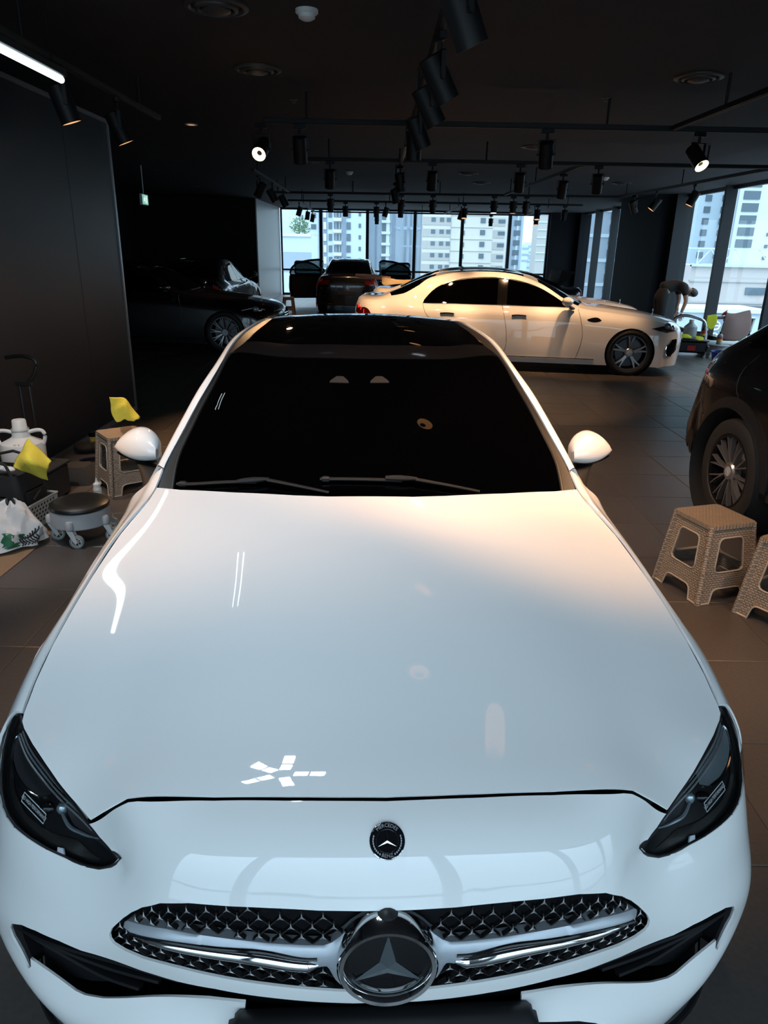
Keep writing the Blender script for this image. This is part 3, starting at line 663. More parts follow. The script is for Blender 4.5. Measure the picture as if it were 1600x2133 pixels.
def wheel(parent, loc, out, R=.345, rim=.245, W=.235, n=5, twin=.13, twist=0, w0=.022, w1=.012, face='dark_metal', spoke='silver', spin=.3):
    """wheel whose outer face looks along the x sign out; axle along x"""
    w_ = bpy.data.objects.new('wheel', None); COL.objects.link(w_); w_.parent = parent; w_.location = loc
    mx = Matrix.Rotation(-PI/2 if out > 0 else PI/2, 4, 'Z')       # local +y is the outer face
    def fin(mb, nm, m, sm=38):
        mb.v = [tuple(mx @ Vector(p)) for p in mb.v]; return mb.build(nm, m, w_, sm)
    rot = Matrix.Rotation(-PI/2, 4, 'X')                            # lathe axis z -> y
    h = W/2
    fin(MB().lathe([(rim-.005, -h*.8), (rim+.012, -h*.95), (R*.86, -h), (R*.97, -h*.86), (R, -h*.55), (R, h*.55), (R*.97, h*.86), (R*.86, h), (rim+.012, h*.93), (rim-.004, h*.80)], 48, rot), 'tyre', 'rubber')
    fin(MB().lathe([(rim-.004, h*.82), (rim+.004, h*.90), (rim-.010, h*.90), (rim-.018, h*.55), (rim-.03, -h*.8), (0, -h*.8)], 48, rot), 'rim', face)
    fin(MB().lathe([(rim*.78, h*.1), (rim*.78, h*.2), (rim*.3, h*.2), (rim*.3, h*.35), (0, h*.35)], 32, rot), 'brake_disc', 'dark_metal')
    s = MB(); spokes(s, n, .045, rim-.012, w0, w1, h*.86, .035, twin, twist)
    s.lathe([(0, h*.84), (.055, h*.84), (.068, h*.74), (.07, h*.4)][::-1], 20, rot)
    c, sn = math.cos(spin), math.sin(spin); s.v = [(x*c-z*sn, y, x*sn+z*c) for x, y, z in s.v]
    fin(s, 'spokes', spoke)
    V, Fc = star3(.028, .006, .005, h*.86); cap = MB().lathe([(.036, h*.83), (.034, h*.87), (0, h*.87)], 20, rot).add([(x, z, y) for x, y, z in V], Fc)
    fin(cap, 'hub_cap', 'silver')
    return w_
CAR = empty('car', (.022, .915, 0), math.radians(2.8786), 'white saloon in the foreground facing the camera with black roof glass and wide star grille', 'car')
both = ((1, 'right'), (-1, 'left'))
def M_(poly): return list(poly)
def side_pts(p, k): return [(k*x, y, z) for x, y, z in p]
def ext(pts, n=40):
    return spl(pts, n)
# --- bonnet
hp = O['HOOD']; hood_poly = mir([(0, hp[0][1])]+hp[1:-1]+[(0, hp[-1][1])])
patch(Hs, hood_poly, 'bonnet', 'white_paint', CAR, step=.03, bstep=.018, skirt=.003, flip=-1 if Hs.normal([(0, .7)])[0][2] < 0 else 1)
HF = -1 if Hs.normal([(0, .7)])[0][2] < 0 else 1
FF = -1 if Fs.normal([(0, .35)])[0][1] > 0 else 1
# black sheet added below the bonnet: stops light so the gaps look shaded
well = [(Hs.U[0], Hs.V[0]), (Hs.U[-1], Hs.V[0]), (Hs.U[-1], Hs.V[-2]), (Hs.U[0], Hs.V[-2])]
def crop_poly(c, k): a = np.array(c); m = a.mean(0); return [tuple(m+(p-m)*k) for p in a]
patch(Hs, crop_poly(hood_poly, .975), 'gap_shade', 'satin_black', CAR, step=.08, bstep=.06, off=-.05, flip=HF)
# --- front bumper: nose panel, corners and lower lip in one skin with its openings
g = O['GRILLE']; grille_poly = mir([(0, g[0][1])]+g[1:-1]+[(0, g[-1][1])])
lowe = [(.47, .535), (.49, .575), (.44, .600), (.0, .605)]
fin = [(.785, .352), (.796, .375), (.795, .40), (.783, .44), (.772, .472), (.763, .462)]
intake_half = [(0, O['LIP'][0][1])]+O['LIP'][1:]+O['INT']+fin+O['INT2']+O['LOW']+lowe
intake_poly = mir(intake_half)
lampP = O['LAMPU']+O['LAMPL']+[(.905, .142), (.945, .132), (.99, .112), (1.035, .083), (1.068, .052), (1.085, .022), (1.06, .012)]
nose = O['NTOP']
bump_half = [(0, nose[0][1])]+nose[1:]+[O['LAMPU'][5], O['LAMPU'][6], O['LAMPU'][7]]+O['LAMPL']+[(.905, .142), (.945, .132), (.99, .112), (1.035, .083), (1.068, .052), (1.09, .024), (1.12, .02), (1.262, .02), (1.262, Fs.V[-1]-.001), (0, Fs.V[-1]-.001)]
# crease that runs inwards from the lamp corner: the nose panel stands a little proud of the corner below it
cr_ = np.array(O['CREASE'])
def crease(uv, p):
    au = np.abs(uv[:, 0]); a, b = cr_[0], cr_[-1]; t_ = (b-a)/np.linalg.norm(b-a); nrm = np.array([t_[1], -t_[0]])
    q = np.stack([au, uv[:, 1]], 1)-a; s = q@t_; d = q@nrm
    if (np.array([.3, .05])-a)@nrm < 0: d = -d
    L = np.linalg.norm(b-a); fade = np.clip(1-s/(L*1.1), 0, 1)*np.clip((s+.05)/.05, 0, 1)
    return -.010*fade*np.exp(-np.maximum(-d, 0)/.035)*(d < 0)
bumper = patch(Fs, mir(bump_half), 'front_bumper', 'white_paint', CAR, holes=[grille_poly, intake_poly], step=.022, bstep=.011, skirt=.003, hole_skirt=.005, flip=FF, disp=crease)
# white flange that frames the grille from below
fl = [(u, v) for u, v in O['GRILLE'][10:]]
# --- grille
dk = patch(Fs, crop_poly(grille_poly, 1.10), 'grille', 'grille_black', CAR, step=.05, bstep=.03, off=-.030, flip=FF)
hexm = MB(); starv = []
gp = np.array(grille_poly); pu, pv = .0385, .0245
ringc = np.array([0.0, .262])
nodes = []
for r in range(-1, 13):
    for c in range(-16, 17): nodes.append(((c+(.5 if r % 2 else 0))*pu, .176+r*.0150))
nodes = np.array(nodes); ins = inpoly(nodes, gp) & (seg_dist(nodes, gp) > .004)
def in_badge(uv): return (uv[:, 0]/.112)**2+((uv[:, 1]-.27)/.095)**2 < 1
bar_half = [(0, .198)]+O['BARU']+O['BARL']+[(.104, .288), (.093, .31), (.07, .33), (.03, .345), (0, .348)]
ins &= ~in_badge(nodes) & ~inpoly(nodes, mir(bar_half)) & ~inpoly(nodes+[0, .006], mir(bar_half)); nodes = nodes[ins]
P0 = Fs(nodes); n0 = Fs.normal(nodes, FF)
e = 1e-3; du = Fs(nodes+[e, 0])-Fs(nodes-[e, 0]); du /= np.linalg.norm(du, axis=1)[:, None]; dv = np.cross(n0, du); dv *= np.sign(dv[:, 2])[:, None]
# dark hexagon lattice: three ribs from every star
for p, n, a, b in zip(P0-n0*.006, n0, du, dv):
    for ang in (-38, -142, 90):
        t = math.radians(ang); dd = a*math.cos(t)+b*math.sin(t); L = .0235 if ang != 90 else .012
        q = np.cross(n, dd)*.0011
        A_, B_ = p+dd*.003, p+dd*L
        hexm.add([A_-q-n*.010, A_+q-n*.010, A_+q, A_-q, B_-q-n*.010, B_+q-n*.010, B_+q, B_-q], [(3, 2, 6, 7), (0, 3, 7, 4), (2, 1, 5, 6)])
tag(hexm.build('lattice', 'lattice_black', dk, 0), kind='stuff')
# one small three-pointed star at every joint
sv = []
for k in range(6):
    t = math.radians((90, 150, 210, 270, 330, 30)[k]); r = (.0088, .0021)[k % 2]
    sv.append((r*math.cos(t), r*math.sin(t), 0))
sm = MB().add(sv+[(0, 0, .0022)], [(i, (i+1) % 6, 6) for i in range(6)])
s0 = sm.build('grille_star', 'star_grey', dk, 0)
for k, (p, n, a, b) in enumerate(zip(P0-n0*.0045, n0, du, dv)):
    o = s0 if k == 0 else link(s0.copy(), dk)
    bb = np.cross(n, a); o.matrix_local = Matrix(((a[0], bb[0], n[0], p[0]), (a[1], bb[1], n[1], p[1]), (a[2], bb[2], n[2], p[2]), (0, 0, 0, 1)))
# silver louvre with the star carrier, one piece across
bu, bm_, bl = O['BARU'], O['BARM'], O['BARL']
half = [(0, .198)]+bu+bl+[(.104, .288), (.093, .31), (.07, .33), (.03, .345), (0, .348)]
louvre = patch(Fs, mir(half), 'grille_bar', 'silver', CAR, step=.012, bstep=.007, off=-.003, skirt=.022, flip=FF, puff=(.010, .016))
for k, nm in both:
    a_, b_ = spl(bm_, 48), spl(bl[:-1], 48); mid = (a_+b_)/2*[k, 1]
    wd = np.linalg.norm(Fs(a_*[k, 1])-Fs(b_*[k, 1]), axis=1)/2; wd = np.convolve(np.pad(wd, 4, 'edge'), np.ones(9)/9, 'valid'); tt = np.linspace(0, 1, 48); wd = wd*np.clip(np.minimum(tt*9+.12, (1-tt)*22+.35), 0, 1)
    mid = np.stack([np.convolve(np.pad(mid[:, i], 4, 'edge'), np.ones(9)/9, 'valid') for i in (0, 1)], 1); mid[0], mid[-1] = (a_[0]+b_[0])/2*[k, 1], (a_[-1]+b_[-1])/2*[k, 1]
    MB().tube(Fs(mid)+Fs.normal(mid, FF)*.003, wd*.92, 12).build('chrome_blade', 'chrome', louvre, 60)
    gr = [Fs([(k*u, v-.0025)])[0]+Fs.normal([(k*u, v)], FF)[0]*.0075 for u, v in bm_]
    MB().tube(spl(gr, 40), .0032, 6).build('blade_groove', 'gloss_black', louvre)
# big star badge
RC = Vector((0, -.010, .607)); RR = .0905
ringm = Matrix.Translation(RC) @ Matrix.Rotation(math.radians(88), 4, 'X')
rg = MB().lathe([(RR-.020, -.03), (RR-.018, .004), (RR-.012, .012), (RR-.005, .013), (RR, .006), (RR+.001, -.03)], 72, ringm).build('star_badge', 'chrome', CAR)
MB().lathe([(RR-.016, -.002), (RR*.5, .002), (0, .003)], 56, ringm).build('badge_glass', 'gloss_black', rg)
def star3(R, w_, h, z0=0):
    V = []; Fc = []
    for k in range(3):
        t = math.radians(90+120*k); tip = (R*math.cos(t), R*math.sin(t), z0+.001)
        l = (w_*math.cos(t+PI/3), w_*math.sin(t+PI/3), z0+.001); r = (w_*math.cos(t-PI/3), w_*math.sin(t-PI/3), z0+.001); b = len(V)
        V += [tip, l, r, (0, 0, z0+h)]; Fc += [(b, b+1, b+3), (b, b+3, b+2)]
    return V, Fc
V, Fc = star3(RR-.019, .017, .006, .002); MB().add(V, Fc, ringm).build('star', 'emblem_star', rg, 0)
MB().tube([ringm @ Vector((.070*math.cos(t), .0635*math.sin(t), .004)) for t in np.linspace(math.radians(205), math.radians(335), 24)], .0013, 5).build('badge_line', 'emblem_star', rg)
# parking camera pod under the nose edge
cp = Fs([(0, .212)])[0]; cn = Fs.normal([(0, .212)], FF)[0]
pod = MB().ball((0, 0, 0), (.027, .030, .030), 20, 12); pod.v = [(x, y+cp[1]+.004, z+cp[2]-.004) for x, y, z in pod.v]; pod = pod.build('parking_camera', 'satin_black', CAR)
MB().lathe([(.009, 0), (.009, .003), (.006, .004), (.0, .003)], 16, Matrix.Translation((0, cp[1]-.018, cp[2]-.024)) @ Matrix.Rotation(math.radians(125), 4, 'X')).build('camera_eye', 'gloss_black', pod)
# small round badge on the nose panel
bc = Fs([(0, .0955)])[0]; bn = Fs.normal([(0, .0955)], FF)[0]; q = Vector(bn).to_track_quat('Z', 'Y').to_matrix()
if (q @ Vector((0, 1, 0))).z < 0: q = q @ Matrix.Rotation(PI, 3, 'Z')
bmx = Matrix.Translation(Vector(bc)-Vector(bn)*.0015) @ q.to_4x4()
hb = MB().lathe([(.0325, .0), (.0322, .0035), (.0310, .0045), (.0302, .0035), (.0302, .003)], 48, bmx).lathe([(.0212, .003), (.0210, .0048), (.0192, .0048), (.019, .003)], 48, bmx).build('bonnet_badge', 'chrome', CAR)
MB().lathe([(.0305, .0034), (.0210, .0038)], 48, bmx).build('wreath_ring', 'gloss_black', hb)
MB().lathe([(.0192, .0025), (0, .0025)], 32, bmx).build('badge_centre', 'gloss_black', hb)
V, Fc = star3(.0195, .0036, .003, .003); MB().add(V, Fc, bmx).build('star', 'chrome', hb, 0)
lf = MB()   # laurel leaves between the words
for s in (-1, 1):
    for k in range(9):
        t = math.radians(90+s*(72+k*9.5)); lf.ball((.0257*math.cos(t), .0257*math.sin(t), .0042), (.0013, .0021, .0004), 6, 4)
lf.v = [tuple(bmx @ Vector(p)) for p in lf.v]; lf.build('laurel', 'silver', hb)
def text_mesh(txt, size, name, m, parent, place):
    """flat letters; place maps (x, y) of the text plane to a point"""
    cu = bpy.data.curves.new(name, 'FONT'); cu.body = txt; cu.size = size; cu.align_x = 'CENTER'; cu.align_y = 'CENTER'; cu.resolution_u = 2
    o = bpy.data.objects.new(name, cu); me = bpy.data.meshes.new_from_object(o); bpy.data.objects.remove(o)
    for v in me.vertices: v.co = place(v.co.x, v.co.y)
    me.materials.clear(); me.materials.append(M[m]); me.name = name
    return link(bpy.data.objects.new(name, me), parent)
def arc_text(r, a0, z, inward=False):
    def f(x, y):
        if inward: t = math.radians(a0)+x/r; rr = r-y
        else: t = math.radians(a0)-x/r; rr = r+y
        return bmx @ Vector((rr*math.cos(t), rr*math.sin(t), z))
    return f
text_mesh('MERCEDES', .0088, 'lettering', 'silver', hb, arc_text(.0258, 90, .0045))
text_mesh('BENZ', .0088, 'lettering', 'silver', hb, arc_text(.0258, 270, .0045, True))
# --- lower intake: dark throat, guide vanes, plate carrier, splitter
thr = patch(Fs, crop_poly(intake_poly, 1.10), 'lower_intake', 'soft_black', CAR, step=.05, bstep=.03, off=-.035, flip=FF)
for k, nm in both:
    for j, (dv_, of) in enumerate(((.030, -.012), (.052, -.016), (.072, -.020))):
        ln = []
        for t in np.linspace(0, 1, 24):
            u = .775-(.775-(.40+.05*j))*t; v = .352+dv_*(.35+.65*math.sin(min(1, t*1.25)*PI/2))+.0*t
            ln.append(Fs([(k*u, v+.012*j*t)])[0]+Fs.normal([(k*u, v)], FF)[0]*of)
        MB().tube(spl(ln, 30), .010, 8, flat=.6).build('guide_vane', 'grille_black', thr)
    fb = [(k*u, v) for u, v in [(.7577, .3383), (.785, .352), (.796, .375), (.795, .40), (.783, .44), (.772, .472), (.763, .462), (.7595, .4393), (.762, .40), (.762, .36)]]
    patch(Fs, fb, 'intake_blade', 'gloss_black', CAR, step=.02, bstep=.01, off=-.004, skirt=.04, flip=FF)
pc = MB().box((0, .030, .352), (.60, .05, .112), bev=.010)
pc.box((0, .016, .424), (.57, .05, .03), bev=.008).box((0, .004, .396), (.50, .012, .010), bev=.003)
pc = pc.build('plate_carrier', 'satin_black', CAR)
for s in (-1, 1):
    c = MB().box((s*.155, .000, .398), (.082, .018, .050), bev=.006).box((s*.155, -.008, .385), (.070, .008, .012), bev=.002)
    c.build('clip', 'satin_black', pc)
MB().box((0, -.004, .345), (.520, .012, .072), bev=.005).build('plate_frame', 'plate_grey', pc)
spv = Fs.V[-1]-.002
for k, nm in both: pass
sl = [Fs([(u, spv)])[0]+Fs.normal([(u, spv)], FF)[0]*.006+np.array([0, 0, -.008]) for u in np.linspace(-1.2, 1.2, 80)]
MB().tube(sl, .011, 8).build('splitter', 'gloss_black', CAR)
sl = [p+np.array([0, .03, -.03]) for p in sl]; MB().grid([sl, [p+np.array([0, .35, .0]) for p in sl]]).build('undertray', 'satin_black', CAR)
# --- headlamps
def fs_pts(poly, off, k): 
    uv = np.array([(k*u, v) for u, v in poly]); return Fs(uv)+Fs.normal(uv, FF)*off
for k, nm in both:
    kp = lambda poly: [(k*u, v) for u, v in poly]
    hl = patch(Fs, kp(crop_poly(lampP, 1.0)), 'headlamp', 'lamp_dark', CAR, step=.022, bstep=.012, off=-.014, skirt=.0, flip=FF)
    patch(Fs, kp(lampP), 'lens', 'lens', hl, step=.022, bstep=.012, off=.003, flip=FF, puff=(.006, .03))
    rim = fs_pts(lampP, -.003, k); MB().tube(rim, .0035, 6, closed=True).build('seal', 'satin_black', hl)
    # bright eyebrow strips along the upper edge
    up_ = np.array(O['DRL1'])
    for j, dv_ in enumerate((.008, .016, .024)):
        ln = fs_pts([(u-.004*j, v+dv_) for u, v in O['DRL1']], -.004, k)
        MB().tube(spl(ln, 36), .0022, 6).build('light_strip', 'star_grey' if j != 1 else 'lamp_bowl', hl)
    MB().tube(spl(fs_pts(O['DRLB'], -.003, k), 40), [.0018+.0022*math.sin(PI*min(1, t*1.1)) for t in np.linspace(0, 1, 40)], 6).build('light_hook', 'lamp_bowl', hl)
    tri = [(.5485, .094), (.60, .062), (.648, .043), (.690, .046), (.683, .062), (.665, .073), (.625, .073), (.585, .085)]
    patch(Fs, kp(tri), 'inner_reflector', 'dark_metal', hl, step=.02, bstep=.01, off=-.006, flip=FF, puff=(-.006, .03))
    bowl = [(.735, .034), (.79, .030), (.85, .028), (.91, .026), (.955, .026), (.962, .040), (.935, .062), (.905, .073), (.865, .078), (.815, .078), (.765, .070), (.738, .054)]
    patch(Fs, kp(bowl), 'main_beam_bowl', 'lamp_bowl' if k > 0 else 'dark_metal', hl, step=.015, bstep=.01, off=-.005, flip=FF, puff=(-.008, .04))  # right bowl paler: window reflection put into its colour
    edge_ = fs_pts([(.955, .030), (.957, .045), (.935, .064), (.905, .076), (.865, .081), (.815, .081), (.77, .073)], -.003, k)
    MB().tube(spl(edge_, 30), .0022, 6).build('bowl_edge', 'chrome', hl)
    lens_c = fs_pts([(.700, .061)], -.006, k)[0]; MB().ball(tuple(lens_c), (.011, .009, .013), 16, 10).build('projector', 'lamp_bowl', hl)
    lens_c = fs_pts([(.745, .080)], -.014, k)[0]; MB().ball(tuple(lens_c), (.020, .012, .012), 18, 10).build('projector', 'gloss_black', hl)
    patch(Fs, kp([(.60, .112), (.66, .095), (.72, .112), (.80, .118), (.865, .108), (.90, .085), (.93, .09), (.90, .115), (.84, .132), (.74, .130), (.66, .124)]), 'lower_shelf', 'trim', hl, step=.02, bstep=.012, off=-.012, flip=FF, puff=(.005, .02))
    patch(Fs, kp(O['WASH']), 'washer_cap', 'plate_grey', hl, step=.01, bstep=.006, off=-.003, skirt=.004, flip=FF)
    # printed word plate
    L0, L1, L2, L3 = [np.array(q) for q in O['LABEL']]
    A3 = fs_pts([tuple(L0), tuple(L3)], -.004, 1); B3 = fs_pts([tuple(L1), tuple(L2)], -.004, 1)
    ex_ = (A3[1]-A3[0]+B3[1]-B3[0])/2; Lx = np.linalg.norm(ex_); ex_ /= Lx; ey_ = ((B3[0]-A3[0])+(B3[1]-A3[1]))/2; ey_ -= ex_*(ey_@ex_); ey_ /= np.linalg.norm(ey_)
    c3 = (A3.mean(0)+B3.mean(0))/2; n3 = np.cross(ex_, ey_); n3 *= np.sign(n3@Fs.normal([tuple(L0)], FF)[0])
    hw, hh = Lx*.62, .0085
    def plc(x, y, d=.003):
        p = c3+ex_*x+ey_*y+n3*d; return Vector((k*p[0], p[1], p[2]))
    fr = [(-hw, -hh), (hw*.86, -hh), (hw, hh), (-hw*.86, hh)]
    MB().tube([plc(x, y) for x, y in fr], .0009, 5, closed=True).build('label_outline', 'print_white', hl, 0)
    text_mesh('LED HIGH PERFORMANCE', .0098, 'lettering', 'print_white', hl, (lambda x, y: plc(x*.78, y)) if k > 0 else (lambda x, y: plc(-x*.78, y)))
# --- wings beside the bonnet
gapl = [(1.57, .7435, 1.046), (1.489, .7535, .998), (1.40, .759, .985), (1.18, .796, .948), (.961, .8145, .904), (.816, .8235, .871), (.687, .8275, .842), (.576, .8275, .813), (.49, .820, .789)]
sill_ = [(1.57, .800, .990), (1.489, .804, .968), (1.40, .809, .953), (1.18, .823, .919), (.961, .842, .875), (.816, .855, .842), (.687, .866, .812), (.576, .865, .782), (.505, .858, .766)]
WR_ = []
for (y, x, z), (y2, x2, z2) in zip(gapl, sill_):
    arch = .36+math.sqrt(max(0, .365**2-(y2-.86)**2)) if abs(y2-.86) < .36 else .30
    arch = max(arch, .30) if y2 > .60 else max(arch, .62)
    xs_ = .905 if y2 < 1.3 else .90
    WR_.append([(x, y, z), (x*.55+x2*.45, y*.55+y2*.45, z*.55+z2*.45+.006), (x2, y2, z2), (x2*.45+xs_*.55+.006, y2, z2-.055), (xs_, y2, max(z2-.16, arch+.05)), ((xs_-.002, y2, max(arch, .3)) if y2 < 1.2 else (.888, y2, .225))])
WS = Sheet(WR_, mirror=False)
wf = 1 if WS.normal([(WS.U[1], WS.V[4])])[0][2] > 0 else -1
for k, nm in both:
    a, b, c, d = WS.U[0], WS.U[-1], WS.V[0], WS.V[-1]
    patch(WS, [(a, c), (b, c), (b, d), (a, d)], 'front_wing', 'white_paint', CAR, step=.03, bstep=.015, flip=wf, mx=k < 0, skirt=.008)
# --- windscreen, roof and pillars
E1 = [(1.46, .683, .985), (1.605, .691, 1.065), (1.72, .674, 1.128), (1.853, .648, 1.201), (2.065, .619, 1.283), (2.238, .600, 1.343), (2.437, .557, 1.386), (2.65, .528, 1.415), (2.85, .502, 1.431), (3.10, .49, 1.436), (3.35, .48, 1.415), (3.7, .47, 1.33)]
E2 = [(1.48, .748, .998), (1.595, .735, 1.06), (1.71, .709, 1.123), (1.84, .682, 1.19), (2.04, .645, 1.274), (2.20, .622, 1.331), (2.40, .610, 1.377), (2.60, .586, 1.41), (2.83, .558, 1.426), (3.07, .538, 1.430), (3.33, .525, 1.41), (3.7, .52, 1.32)]
E3 = [(1.51, .772, 1.015), (1.60, .753, 1.063), (1.70, .734, 1.115), (1.83, .707, 1.183), (2.02, .672, 1.267), (2.18, .645, 1.322), (2.41, .632, 1.370), (2.60, .613, 1.402), (2.83, .585, 1.417), (3.07, .566, 1.421), (3.33, .555, 1.40), (3.7, .55, 1.31)]
Cn = [(1.345, .985), (1.49, 1.052), (1.615, 1.112), (1.76, 1.179), (1.95, 1.265), (2.12, 1.345), (2.33, 1.404), (2.55, 1.440), (2.80, 1.461), (3.07, 1.464), (3.34, 1.443), (3.7, 1.36)]
GR = []
for i, ((cy_, cz_), e1, e2, e3) in enumerate(zip(Cn, E1, E2, E3)):
    f = lambda t: (e1[1]*t, cy_+(e1[0]-cy_)*t*t, cz_+(e1[2]-cz_)*(t*t*.9+t**4*.1))
    GR.append([f(0), f(.36), f(.7), (e1[1], e1[0], e1[2]), (e2[1], e2[0], e2[2]), (e3[1], e3[0], e3[2]), (e3[1]+.03, e3[0]+.01, e3[2]-.05)])
GS = Sheet(GR); gf = 1 if GS.normal([(0, GS.V[8])])[0][2] > 0 else -1
kU = {j: GS.U[6+j] for j in range(7)}; V_ = GS.V
vs = V_[5]+.55*(V_[6]-V_[5])*.55   # seam between windscreen and roof glass
seam = GS.find([(0, 2.150)], [0, 1])[0][1]; seam1 = GS.find([(.586, 2.285)], [0, 1])[0][1]
sm_ = [(kU[3]*t, seam+(seam1-seam)*t*t) for t in np.linspace(0, 1, 9)]
wsh = [(-u, v) for u, v in sm_[::-1]]+sm_[1:]
patch(GS, [(-kU[3], V_[0]), (kU[3], V_[0])]+[(u, v-.004) for u, v in wsh[::-1]], 'windscreen', 'car_glass', CAR, step=.05, bstep=.03, flip=gf, skirt=.006)
vr = V_[9]
mid_ = GS.find([(0, 2.30)], [0, 1])[0][1]
md = [(kU[3]*.985*t, mid_+.02*t*t) for t in np.linspace(-1, 1, 17)]
patch(GS, [(u, v+.004) for u, v in wsh]+[(u, v-.003) for u, v in md[::-1]], 'roof_visor', 'gloss_black', CAR, step=.05, bstep=.03, flip=gf, skirt=.006)
patch(GS, [(u, v+.003) for u, v in md]+[(kU[3], V_[10]), (-kU[3], V_[10])], 'roof_glass', 'car_glass', CAR, step=.05, bstep=.03, flip=gf, skirt=.006)
patch(GS, [(-kU[5], V_[10]+.004), (kU[5], V_[10]+.004), (kU[5], V_[11]), (-kU[5], V_[11])], 'rear_screen', 'car_glass', CAR, step=.08, bstep=.05, flip=gf)
for k, nm in both:
    kp = lambda poly: [(k*u, v) for u, v in poly]; vj = GS.find([(.742, 1.564)], [0, 1])[0][1]
    patch(GS, kp([(kU[3]+.003, V_[0]), (kU[4]-.004, V_[0]), (kU[4]-.004, V_[10]), (kU[3]+.003, V_[10])]), 'screen_trim', 'trim', CAR, step=.03, bstep=.02, off=-.006, flip=gf)
    MB().tube([GS([(k*(kU[3]+.006), v)])[0]+np.array([0, 0, .002]) for v in np.linspace(V_[0], seam1, 40)], .006, 6).build('screen_seal', 'wiper', CAR)
    patch(GS, kp([(kU[4], vj), (kU[6], vj), (kU[6], V_[10]), (kU[4], V_[10])]), 'roof_pillar', 'white_paint', CAR, step=.02, bstep=.015, flip=gf, skirt=.01)
    pj = GS.find([(k*.742, 1.566)], [0, 1])[0]   # joint line between wing corner and pillar
    MB().tube([GS([(k*u, pj[1])])[0]+np.array([0, 0, .0005]) for u in np.linspace(kU[4], kU[5]+.01, 6)], .0018, 5).build('pillar_joint', 'satin_black', CAR)
patch(GS, [(-kU[3]*.97, V_[0]-.0), (kU[3]*.97, V_[0]), (kU[3]*.97, V_[9]), (-kU[3]*.97, V_[9])], 'cabin_lining', 'satin_black', CAR, step=.1, bstep=.1, off=-.03, flip=gf)
# sensor feet of the driver aids behind the screen top
for sx in (-.088, .075):
    c = GS.find([(sx-.026, 2.01)], [0, 1])[0]; n = GS.normal([c], gf)[0]; p = GS([c])[0]+n*.003
    a = GS([(c[0]+.01, c[1])])[0]-GS([c])[0]; a /= np.linalg.norm(a); b = np.cross(n, a)
    pl_ = [(-.040, -.024), (.040, -.024), (.036, -.010), (.014, .020), (-.014, .020), (-.036, -.010)]
    mx_ = Matrix(((a[0], b[0], n[0], p[0]), (a[1], b[1], n[1], p[1]), (a[2], b[2], n[2], p[2]), (0, 0, 0, 1)))
    MB().prism(fillet(pl_, .003, 3), -.003, .0, mx_).build('screen_sensor', 'sensor_grey', CAR)
# wipers
def wiper(pts_blade, knuckle, arm_to):
    def q(x, y, h): 
        c = GS.find([(x, y)], [0, 1])[0]; return GS([c])[0]+GS.normal([c], gf)[0]*h
    A, B = pts_blade
    bl = [q(A[0]+(B[0]-A[0])*t, A[1]+(B[1]-A[1])*t, .010) for t in np.linspace(0, 1, 14)]
    o = MB().tube(bl, .010, 8, flat=.6).build('wiper', 'wiper', CAR)
    MB().box(tuple(bl[0]+np.array([.02, 0, .0])), (.03, .022, .018), bev=.004).build('blade_cap', 'sensor_grey', o)
    kn = [q(knuckle[0]+d, knuckle[1]+.004, .018) for d in np.linspace(-.055, .055, 5)]
    MB().tube(kn, [.010, .014, .015, .012, .008], 8, flat=.7).build('wiper_head', 'wiper', o)
    am = [q(knuckle[0]+.05+(arm_to[0]-knuckle[0]-.05)*t, knuckle[1]+(arm_to[1]-knuckle[1])*t, .018-.006*t) for t in np.linspace(0, 1, 8)]
    MB().tube(am, [.010-.003*t for t in np.linspace(0, 1, 8)], 8, flat=.6).build('wiper_arm', 'wiper', o)
wiper(((-.676, 1.492), (-.395, 1.458)), (-.405, 1.456), (-.142, 1.394))
wiper(((-.174, 1.458), (.11, 1.450)), (.108, 1.450), (.38, 1.416))
# --- door mirrors
for k, nm in both:
    prof = []
    for i, t in enumerate(np.linspace(0, 1, 15)):
        x = .828+(1.018-.828)*t; e = math.sin(PI*min(1, (t*.93+.07)))**.55 if t < .999 else .05
        e = max(e, .08); top = 1.030+.084*e*(1-.30*t**2.2); bot = .985+.012*t+.035*(1-e); yf = 1.80+.10*t**2-.010*e; yb = yf+.03+.135*e*(1-.35*t)
        ring = []
        for j in range(20):
            a_ = 2*PI*j/20; cc, ss = math.cos(a_), math.sin(a_)
            pw = lambda v_, p_: math.copysign(abs(v_)**p_, v_)
            yy = (yf+yb)/2-(yb-yf)/2*pw(cc, .8); zz = (top+bot)/2+(top-bot)/2*pw(ss, .75); yy += .03*(zz-1.02)/.1
            ring.append((k*x, yy, zz))
        prof.append(ring)
    P = np.array(prof); cap0 = P[0].mean(0); cap1 = P[-1].mean(0)
    P = np.concatenate([[np.tile(cap0, (20, 1))], P, [np.tile(cap1, (20, 1))]])
    mo = MB().grid(P, cu=True).build('door_mirror', 'white_paint', CAR, 60)
    Q = P.copy(); c = Q.reshape(-1, 3).mean(0); Q = c+(Q-c)*[.97, .93, .5]+np.array([0, .012, -.034]); MB().grid(Q, cu=True).build('mirror_underside', 'gloss_black', mo, 60)
    arm = [(k*.955, 1.90, .995), (k*.91, 1.88, .982), (k*.865, 1.83, .962), (k*.82, 1.76, .935), (k*.79, 1.70, .91)]
    MB().tube(spl(arm, 16), [.02+.05*t for t in np.linspace(0, 1, 16)], 12, flat=.42).build('mirror_arm', 'trim', mo)
    sm2 = [(k*(.870+.02*math.sin(t)), 1.835-.052*math.cos(t), 1.062+.060*math.sin(t)) for t in np.linspace(-.7, 1.3, 14)]
